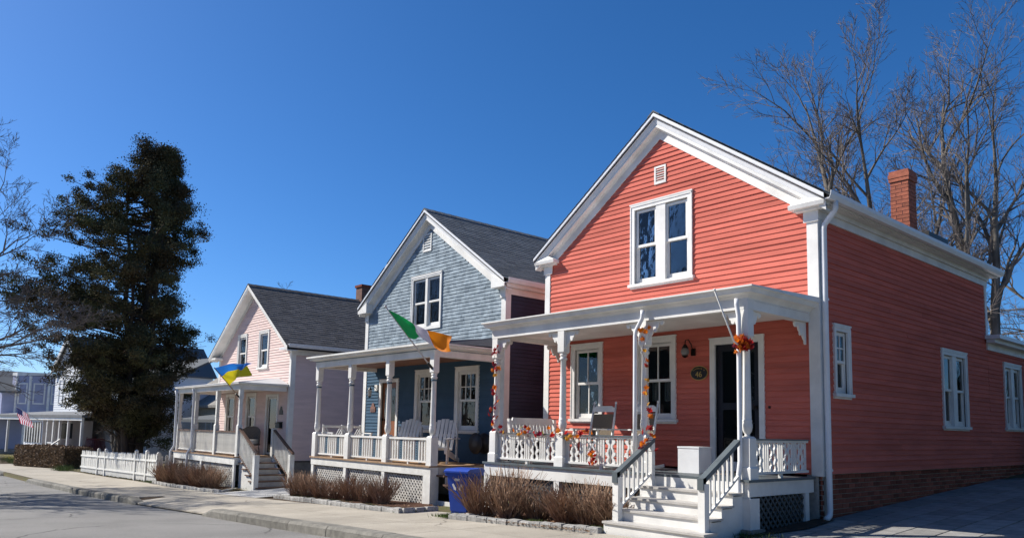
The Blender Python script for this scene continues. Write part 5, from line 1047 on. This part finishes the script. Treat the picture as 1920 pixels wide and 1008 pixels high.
bare_tree('large bare tree with spreading limbs beyond the rear wing corner',(2.4,18.0,G(2.4,18)),[((0,0,-.2),(-.10,.0,1),10.5,.20),((-.3,.2,1.5),(-.72,.1,.55),8.5,.11),((-.3,.2,1.2),(-.85,-.1,.35),7.5,.10)],77,8,kids=(8,6,6,4),spread=.85,lenf=(.38,.5,.5,.5),minr=.006,wig=.14,up=.12)
bare_tree('small distant bare treetop peeping over the coral roof',(-17.5,30.0,G(-17.5,30)),[((0,0,-.2),(.05,0,1),13.5,.22),((.2,0,-.2),(.3,0,1),12.5,.16)],12,6,kids=(9,7,6,4),spread=.7,lenf=(.30,.5,.5,.5),minr=.009)
bare_tree('small bare tree between the cedar and the pink gable',(-39.0,11.0,G(-39,11)),[((0,0,-.2),(.05,0,1),8.6,.16),((.2,0,-.2),(.25,0,1),7.6,.12),((-.2,0,-.2),(-.2,.1,1),7.8,.12)],19,6,kids=(10,8,6,4),spread=.8,lenf=(.36,.5,.5,.5))
bare_tree('big bare street tree across the road, branches reaching in over the pavement',(-24.5,-14.0,S(-24.5)),[((0,0,-.2),(.05,.06,1),10,.30),((0,.1,2.0),(-.05,.97,.36),9.5,.16),((0,.1,2.6),(.18,.9,.50),9.0,.16),((0,0,2.4),(.55,.45,.65),8.5,.16),((0,.1,3.0),(-.25,.85,.55),9.0,.15),((0,0,2.8),(-.5,.3,.75),7.5,.15)],8,8,kids=(11,8,6,4),spread=.9,lenf=(.42,.5,.5,.5),minr=.007)
# low forked tree in front of the cedar
bare_tree('small forked tree with pale trunk behind the picket fence',(-32.6,-1.5,G(-32.6,-1.5)),[((0,0,-.1),(.06,.02,1),3.6,.13),((.02,.1,1.0),(-.5,-.1,.9),2.6,.085),((.0,.1,1.2),(.4,.1,1),2.6,.07)],51,3,kids=(6,5,4,3),spread=.8,lenf=(.4,.5,.5,.5))
# cedar
def cedar(label,base,seed):
    rg=random.Random(seed); t=thing('cedar_tree',label,'tree',base); A=MB();F=MB()
    # crown measured across the view: height above base -> (left, right) extent
    prof=[(1.2,-1.8,1.5),(2.0,-2.5,1.9),(3.0,-3.3,2.2),(4.4,-4.4,2.9),(5.85,-5.6,2.8),(7.8,-5.9,2.4),(9.7,-5.2,2.6),(11.0,-4.2,3.1),(11.8,-3.3,2.6),(12.7,-1.9,1.6),(13.6,-.5,1.3),(14.4,.3,1.0),(15.2,.55,.75)]
    def ext(z):
        for (z0,a0,b0),(z1,a1,b1) in zip(prof[:-1],prof[1:]):
            if z0<=z<=z1: k=(z-z0)/(z1-z0); return a0+(a1-a0)*k,b0+(b1-b0)*k
        return (0,0)
    vr=Vector((.30,.955,0)); vd=Vector((-.955,.30,0))   # across / away from the street view
    stems=[((0,0),(.9,0),14.6,.30),((-.3,.2),(-1.0,.4),13.0,.22),((.35,-.1),(1.1,-.3),12.6,.22),((.1,.3),(.2,.9),11.5,.18),((-.1,-.3),(-.5,-.9),11.0,.18),((.25,.1),(.3,.1),14.0,.2)]
    SP=[]
    for (b,e,h,r) in stems:
        pts=[]
        for k in range(11):
            f=k/10; o=vr*(b[0]+(e[0]*.8-b[0])*f**1.2+rg.gauss(0,.06))+vd*(b[1]+(e[1]-b[1])*f**1.2+rg.gauss(0,.06)); pts.append(Vector((o.x,o.y,-.2+h*f)))
        A.tube([tuple(p) for p in pts],[r*(1-.85*k/10) for k in range(11)],8,False); SP.append((pts,h))
    for i in range(340):
        z=1.2+13.6*(rg.random()**1.1); a,b=ext(z); 
        pts,h=rg.choice([s for s in SP if s[1]>z] or [SP[0]])
        k=min(max((z+.2)/h*10,0),9.99); j=int(k); s=pts[j].lerp(pts[j+1],k-j)
        th=rg.uniform(0,6.283); cs=math.cos(th); half=(b if cs>0 else -a)*abs(cs); dep=.80*(b-a)/2*math.sin(th); L=rg.uniform(.62,1.06)
        tip=vr*(half*(1 if cs>0 else -1)*L)+vd*dep*L; tip=Vector((tip.x,tip.y,z+rg.uniform(-.2,1.5)))
        if z>14.0: tip=s+Vector((rg.gauss(0,.2),rg.gauss(0,.2),rg.uniform(.0,.5)))
        mid=s.lerp(tip,.5)+Vector((rg.gauss(0,.15),rg.gauss(0,.15),rg.uniform(-.35,.15)))
        A.tube([tuple(s),tuple(mid),tuple(tip)],[.045,.028,.01],4,False)
        for q in range(rg.choice([5,6,7,8])):
            f=rg.uniform(.35,1.04); c=(s.lerp(mid,f*2) if f<.5 else mid.lerp(tip,f*2-1))+Vector((rg.gauss(0,.16),rg.gauss(0,.16),rg.gauss(.08,.10))); sz=rg.uniform(.5,1.0)
            tn=rg.random()
            for m_ in range(rg.choice([110,150,190])):
                p=c+Vector((rg.gauss(0,.20*sz),rg.gauss(0,.20*sz),rg.gauss(0,.15*sz)+.10*sz)); d=Vector((rg.gauss(0,1),rg.gauss(0,1),rg.gauss(.5,.8))).normalized(); w=d.orthogonal().normalized(); w.rotate(Matrix.Rotation(rg.uniform(0,6.28),3,d)); l=rg.uniform(.05,.14); ww=rg.uniform(.014,.034); F.cur=min(1,max(0,tn*.6+rg.random()*.4))
                F.add([tuple(p),tuple(p+d*l*.5+w*ww),tuple(p+d*l),tuple(p+d*l*.5-w*ww)],[(0,1,2,3)])
    link('trunk',A.mesh('trunk',BARKD,True,recalc=False),t); link('crown',F.mesh('crown',CEDAR,False,True,recalc=False),t)
cedar('tall dark many-stemmed cedar behind the white picket fence',(-31.9,-.95,G(-31.9,-.95)),4)
# dark evergreen at the drive's far end
t=thing('evergreen_shrub','dark narrow evergreen at the far end of the paver drive','shrub',(1.05,9.9,G(1.05,9.9))); mb=MB(); mb.tube([(0,0,-.1),(0,0,2.6)],[.06,.01],6); part('trunk',mb,BARKD,t); F=MB()
for i in range(9000):
    z=2.95*rnd.random()**1.1+.05; r=.62*(1-(z/3.05)**1.6)+.05; a=rnd.uniform(0,6.28); q=r*math.sqrt(rnd.uniform(.35,1)); p=Vector((q*math.cos(a),q*math.sin(a),z)); d=Vector((math.cos(a)*.5+rnd.gauss(0,.3),math.sin(a)*.5+rnd.gauss(0,.3),1)).normalized(); w=d.orthogonal()*.02; F.cur=rnd.random(); l=rnd.uniform(.05,.11); F.add([tuple(p),tuple(p+d*l*.5+w),tuple(p+d*l),tuple(p+d*l*.5-w)],[(0,1,2,3)])
link('crown',F.mesh('crown',EVERG,False,True,recalc=False),t)
# clipped hedge by the far pavement
def hedge(label,x,y,rz,L,W,Hh):
    t=thing('clipped_hedge',label,'hedge',(x,y,S(x)),rz); mb=MB(); mb.box(-L/2+.12,L/2-.12,-W/2+.12,W/2-.12,-.1,Hh-.12); part('branch_core',mb,BROWNR,t); F=MB()
    for i in range(15000):
        f=rnd.choice([0,1,2,2,3,4]); u=rnd.uniform(-1,1);v=rnd.uniform(-1,1); j=rnd.gauss(0,.035)-.02
        if f<2: p=Vector(((L/2+j)*(1 if f else -1),v*W/2,(u+1)/2*Hh))
        elif f<4: p=Vector((u*L/2,(W/2+j)*(-1 if f==2 else 1),(v+1)/2*Hh))
        else: p=Vector((u*L/2,v*W/2,Hh+j))
        d=Vector((rnd.gauss(0,1),rnd.gauss(0,1),rnd.gauss(0,1))).normalized(); w=d.orthogonal().normalized()*rnd.uniform(.006,.022); l=rnd.uniform(.05,.14); F.cur=rnd.random(); F.add([tuple(p-d*l/2-w),tuple(p-d*l/2+w),tuple(p+d*l/2+w),tuple(p+d*l/2-w)],[(0,1,2,3)])
    link('twigs',F.mesh('twigs',HEDGE,False,True,recalc=False),t)
hedge('brown clipped hedge between the pavement and the white porch house',-41.0,-2.3,R(16),5.0,1.4,1.08)
tag(tufts('grass',[(-36.4,-2.6,.5,.18),(-46.5,-3.0,1.6,.35),(-51,-2.6,1.6,.4)],GRASS,700,.34),'green bulb foliage and grass by the hedge','grass')
mb=MB()
for i in range(260):
    x=rnd.uniform(-53,-46.5);y=-2.8+rnd.gauss(0,.35); z=G(x,y)+rnd.uniform(.22,.36); s=.045; mb.add([(x-s,y,z),(x,y-s,z+.02),(x+s,y,z),(x,y+s,z-.02)],[(0,1,2,3)])
o=link('daffodils',mb.mesh('daffodils',U_YEL)); o['kind']='stuff'; tag(o,'yellow spring flowers in the bed beside the hedge','flowers')
# ================================================================ far houses on the bend
def far_window(parent,M,u0,u1,z0,z1,rows=2):
    mb=MB(M); frame(mb,u0,u1,z0,z1,.10,-.01,.05); mb.box(u0+.1,u1-.1,-.0,.03,(z0+z1)/2-.025,(z0+z1)/2+.025); w=part('window',mb,WHITE,parent); mb=MB(M); mb.box(u0+.09,u1-.09,-.02,-.005,z0+.09,z1-.09); part('pane',mb,FARG,w)
FARG=mat('dark_window_glass',(.03,.035,.045),.08,.1,3,spec=.7)
def local_rows(M,u0,u1,z0,z1,m,parent,e=.16,gz=1e9,sl=.9): siding(M,Gable(u0,u1,gz,sl),z0,z1,[],e,m,parent)
def white_house():
    X,Y,rz=-52.0,-.1,R(9); t=thing('porch_house','white clapboard house with enclosed entry and front porch beyond the hedge','house',(X,Y,S(X)),rz)
    F=front(0);Sd=right(2.95)
    mb=MB(); mb.box(-1.0,2.95,.02,9,-.3,5.9); mb.prism([(-1.0,5.9),(2.95,5.9),(.97,7.9)],1,.02,9); mb.box(2.8,11.0,.8,8.5,-.3,4.4); b=part('wall',mb,WSID,t); local_rows(F,-1.0,2.95,.6,7.8,WSID,b,.15,5.9,1.0); local_rows(Sd,.0,9,.6,5.8,WSID,b,.15); local_rows(front(.8),2.95,11.0,.6,4.4,WSID,b,.15)
    rf=MB()
    for s_ in (-1,1): rf.loft([(.97,-.2,8.1),(.97,9.2,8.1),(.97+s_*2.2,9.2,5.9),(.97+s_*2.2,-.2,5.9)],[(.97,-.2,7.98),(.97,9.2,7.98),(.97+s_*2.2,9.2,5.78),(.97+s_*2.2,-.2,5.78)])
    rf.loft([(2.8,.4,4.4),(11.4,.4,4.4),(11.4,4.6,6.6),(2.8,4.6,6.6)],[(2.8,.4,4.25),(11.4,.4,4.25),(11.4,4.6,6.45),(2.8,4.6,6.45)]); part('roof',rf,SHING,t); rk=MB()
    for s_ in (-1,1): rk.loft([(.97,-.27,8.09),(.97,-.21,8.09),(.97+s_*2.2,-.21,5.9),(.97+s_*2.2,-.27,5.9)],[(.97,-.27,7.75),(.97,-.21,7.75),(.97+s_*2.2,-.21,5.56),(.97+s_*2.2,-.27,5.56)])
    part('rake_board',rk,WHITE,t)
    for u in (-.3,1.4): far_window(t,F,u,u+.75,3.6,5.3)
    for u in (1.2,3.0): far_window(t,front(.8),u+3.2,u+3.9,3.2,4.2)
    # porch, entry
    mb=MB(); mb.box(2.4,11.4,-2.6,.8,-.3,.55); part('porch_deck',mb,REDDK,t)
    mb=MB(); mb.hexa([(-3.4,-2.95,2.75),(11.5,-2.95,2.75),(11.5,.8,2.85),(-3.4,.8,2.85),(-3.4,-2.95,2.88),(11.5,-2.95,2.88),(11.5,.8,3.2),(-3.4,.8,3.2)]); part('porch_roof',mb,mat('grey_porch_roof',(.16,.165,.17),.9,.15,5),t); mb=MB(); mb.box(-3.3,11.4,-2.9,-2.78,2.58,2.749); part('porch_beam',mb,WHITE,t)
    mb=MB(); mb.box(2.6,5.5,-2.75,-.0,.551,2.57); e=part('entry_wall',mb,WSID,t); E_=front(-2.75); local_rows(E_,2.6,5.5,-.3,1.2,WSID,e,.17)
    mb=MB(E_); mb.box(2.8,5.3,.0,.03,1.25,2.45); mb2=part('entry_window',mb,FARG,t)
    for k in range(7): mb=MB(E_); u=2.8+k*2.5/6; mb.box(u-.05,u+.05,.03,.06,1.25,2.45); part('mullion',mb,WHITE,mb2)
    ES=right(5.5); mb=MB(ES); mb.box(-1.9,-1.0,.0,.04,.56,2.45); d=part('door',mb,WHITE,t); mb=MB(ES); mb.box(-1.75,-1.15,.04,.05,1.5,2.4); part('pane',mb,FARG,d)
    for x in (-2.9,-.2,6.4,7.3,8.2,9.4,11.2): mb=MB(); mb.box(x-.06,x+.06,-2.85,-2.73,.55,2.58); part('porch_post',mb,WHITE,t)
    mb=MB(); mb.box(6.4,8.2,-2.82,-2.76,1.25,1.33); part('handrail',mb,WHITE,t); mb=MB(); mb.box(6.4,8.2,-2.80,-2.77,.55,1.22); part('rail_panel',mb,TAN,t)
    mb=MB(); mb.loft([(8.3,-2.8,1.45),(8.4,-2.8,1.45),(8.4,-2.8,1.55),(8.3,-2.8,1.55)],[(8.3,-4.0,.55),(8.4,-4.0,.55),(8.4,-4.0,.65),(8.3,-4.0,.65)]); mb.box(8.3,8.4,-4.05,-3.95,-.2,.6); part('stair_handrail',mb,WHITE,t)
    mb=MB(); [mb.box(8.4,9.4,-2.6-.3*(k+1),-2.6-.3*k,-.3,.38-.18*k) for k in range(4)]; part('steps',mb,CONC,t)
    M=t.matrix_basis.copy(); M=Matrix.Translation((X,Y,S(X)))@Matrix.Rotation(rz,4,'Z'); return t,M
wh,WM=white_house()
def on(M,p): q=M@Vector(p); return (q.x,q.y,q.z)
rocker('rocking_chair','dark red rocking chair on the red porch floor, nearer the stair rail',on(WM,(9.0,-1.6,.55)),R(9)+R(40),REDCH,REDCH,'red rocking chairs',True); rocker('rocking_chair','dark red rocking chair on the red porch floor, nearer the house wall',on(WM,(9.7,-1.2,.55)),R(9)+R(70),REDCH,REDCH,'red rocking chairs',True)
f=thing('flag','red and white striped flag with navy corner on the white porch','flag',on(WM,(5.6,-2.9,2.55)),R(20))
mb=MB(); mb.tube([(0,.06,-.1),(-.2,-1.35,.75)],.02,6); part('pole',mb,flat('white_pole',(.7,.7,.7),.4),f)
def strp(u,v):
    if u<.42 and v<.54: return 2
    return 0 if int(v*13)%2==0 else 1
cloth([[(-.2,-1.33,.74),(-.12,-1.3,.42),(.0,-1.25,.1),(.06,-1.2,-.2)],[(-.12,-.75,.40),(.0,-.7,.14),(.2,-.62,-.14),(.26,-.55,-.44)]],20,strp,[A_RED,G_WHITE,A_NAVY],f,.03,3,nv=26)
def lilac_house():
    X,Y,rz=-70.6,-2.0,R(10); t=thing('turreted_house','lavender grey house with white-cornered bay beyond the white porch house','house',(X,Y,S(X)),rz)
    mb=MB(); mb.box(-3.5,3.5,.02,8,-.3,5.0); mb.prism([(-3.5,5.0),(3.5,5.0),(0,6.6)],1,.02,8); b=part('wall',mb,LILAC,t)
    rf=MB()
    for s_ in (-1,1): rf.loft([(0,-.3,6.8),(0,8.3,6.8),(s_*3.9,8.3,5.0),(s_*3.9,-.3,5.0)],[(0,-.3,6.65),(0,8.3,6.65),(s_*3.9,8.3,4.85),(s_*3.9,-.3,4.85)])
    part('roof',rf,SHING,t)
    poly=[(3.5,1.0),(4.6,1.6),(5.1,2.8),(4.6,4.0),(3.5,4.6),(2.5,4.6),(2.5,1.0)]; mb=MB(); mb.prism(poly,2,3.1,6.3); bay=part('bay',mb,LILAC,t); mb=MB(); mb.prism([(a*1.03-.1,c*1.02-.05) for a,c in poly],2,6.3,6.55); part('bay_cornice',mb,WHITE,t)
    for (x,y) in poly[:5]: mb=MB(); mb.lathe([(.10,3.1),(.10,6.29)],6,(x,y)); part('corner_trim',mb,WHITE,t)
    def fac(p,q):
        p=Vector((*p,0));q=Vector((*q,0)); d=(q-p).normalized(); nrm=Vector((d.y,-d.x,0)); return (lambda u,dd,z:tuple(p+d*u+nrm*dd+Vector((0,0,z)))),(q-p).length
    for i in (0,1,2,3):
        M,L=fac(poly[i],poly[i+1]); far_window(t,M,L/2-.42,L/2+.42,4.0,5.7)
    mb=MB(); mb.box(-3.6,5.4,-1.8,.0,2.8,3.09); mb.box(3.5,5.5,.0,5.0,2.8,3.09); part('porch_roof',mb,WHITE,t)
    for x,y in ((5.2,-1.6),(5.2,1.2),(5.2,4.7),(2.5,-1.6),(0,-1.6)): mb=MB(); mb.box(x-.1,x+.1,y-.1,y+.1,-.2,2.8); part('porch_post',mb,WHITE,t)
    mb=MB(); mb.box(-3.5,5.4,-1.8,5,-.4,.4); part('porch_deck',mb,CONC,t)
lilac_house()
def beige_house():
    X,Y=-40.0,5.5; t=thing('shingled_house','drab beige shingled house with brick chimney behind the cedar','house',(X,Y,S(X)),R(4))
    mb=MB(); mb.box(-5,5.5,.02,8,-.3,3.6); b=part('wall',mb,BEIGE,t); local_rows(front(0),-5,5.5,.2,3.6,BEIGE,b,.2); local_rows(right(5.5),0,8,.2,3.5,BEIGE,b,.2)
    rf=MB(); rf.loft([(-5.4,-.5,3.5),(5.9,-.5,3.5),(5.9,4,6.3),(-5.4,4,6.3)],[(-5.4,-.5,3.35),(5.9,-.5,3.35),(5.9,4,6.15),(-5.4,4,6.15)]); rf.loft([(-5.4,8.5,3.5),(5.9,8.5,3.5),(5.9,4.001,6.3),(-5.4,4.001,6.3)],[(-5.4,8.5,3.35),(5.9,8.5,3.35),(5.9,4.001,6.15),(-5.4,4.001,6.15)]); part('roof',rf,mat('weathered_roof',(.22,.21,.19),.9,.25,6,.3,40),t)
    mb=MB(); mb.prism([(.0,3.6),(8,3.6),(4,6.1)],0,5.3,5.5); part('gable',mb,BEIGE,t)
    ch=MB(); ch.box(.6,1.35,3.2,3.95,5.4,8.3); part('chimney',ch,BRICKC,t)
    for u in (-3.2,-.6,2.2): far_window(t,front(0),u,u+.9,1.0,2.6)
    far_window(t,right(5.5),1.6,2.5,1.0,2.6); far_window(t,right(5.5),4.6,5.5,1.0,2.6)
    mb=MB(); mb.hexa([(1.0,-2.5,2.5),(6.2,-2.5,2.5),(6.2,0,2.6),(1.0,0,2.6),(1.0,-2.5,2.65),(6.2,-2.5,2.65),(6.2,0,3.0),(1.0,0,3.0)]); part('porch_roof',mb,SHING,t)
    for x in (1.2,3.6,6.0): mb=MB(); mb.box(x-.08,x+.08,-2.4,-2.24,-.2,2.5); part('porch_post',mb,WHITE,t)
    mb=MB(); mb.box(1.0,6.2,-2.5,0,-.3,.3); part('porch_deck',mb,CONC,t)
beige_house()
# utility line behind the lots
for i,(x,y) in enumerate(((-12,34),(32,30))):
    p=thing('utility_pole','wooden utility pole carrying wires behind the '+('house roofs' if i==0 else 'trees beyond the drive'),'utility pole',(x,y,G(x,y))); mb=MB(); mb.tube([(0,0,-.3),(0,0,8.6)],[.16,.11],10); part('shaft',mb,BARK,p); mb=MB(); mb.box(-.06,.06,-1.1,1.1,7.8,7.92); part('crossarm',mb,BARK,p)
for k,(dz,dy) in enumerate(((7.93,-1.0),(7.4,0),(6.9,0))):
    pts=[]
    for j in range(21): u=j/20; x=-12+44*u;y=34-4*u+dy; pts.append((x,y,(G(-12,34)+dz)*(1-u)+(G(32,30)+dz)*u-1.1*4*u*(1-u)))
    mb=MB(); mb.tube(pts,.016,5); o=link('utility_wire',mb.mesh('utility_wire',BLACKM)); tag(o,'%s sagging overhead wire strung between two utility poles'%('topmost','middle','lowest')[k],'wire','overhead wires')

# ================================================================ unseen houses added to block sky light and darken window reflections
def sky_block_house(label,x,y,rz,w,d,eave,wall_m,roof_m):
    t=thing('clapboard_house',label,'house',(x,y,G(x,y) if y>-5 else S(x)),rz); ap=eave+.7*w/2
    mb=MB(); mb.prism([(-w/2,-.4),(w/2,-.4),(w/2,eave),(0,ap),(-w/2,eave)],1,0,d); part('wall',mb,wall_m,t); rf=MB()
    for s_ in (-1,1): rf.loft([(0,-.3,ap+.2),(0,d+.3,ap+.2),(s_*(w/2+.3),d+.3,eave-.01),(s_*(w/2+.3),-.3,eave-.01)],[(0,-.3,ap+.05),(0,d+.3,ap+.05),(s_*(w/2+.3),d+.3,eave-.16),(s_*(w/2+.3),-.3,eave-.16)])
    part('roof',rf,roof_m,t)
    for u in (-w*.3,w*.15): far_window(t,front(0),u,u+.8,.9,2.4); far_window(t,front(0),u,u+.8,3.2,4.5)
    for u in (d*.2,d*.6): far_window(t,right(w/2),u,u+.8,.9,2.4)
GRN=mat('dark_green_clapboard',(.045,.06,.045),.7,.1,3); GRY=mat('charcoal_clapboard',(.075,.075,.08),.7,.1,3)
sky_block_house('unseen dark green gabled house added across the paver drive to block sky light',9.4,-.6,0,6.2,11,5.4,GRN,SHING)
for k,(x,l) in enumerate(((7,'unseen dark green gabled house added opposite the coral house to block sky light'),(-3.5,'unseen charcoal gabled house added opposite the blue house to block sky light'),(-14,'unseen dark green gabled house added opposite the shared drive to block sky light'))): sky_block_house(l,x,-18.2,R(180),8.6,9,7.0,GRY if k==1 else GRN,SHING)
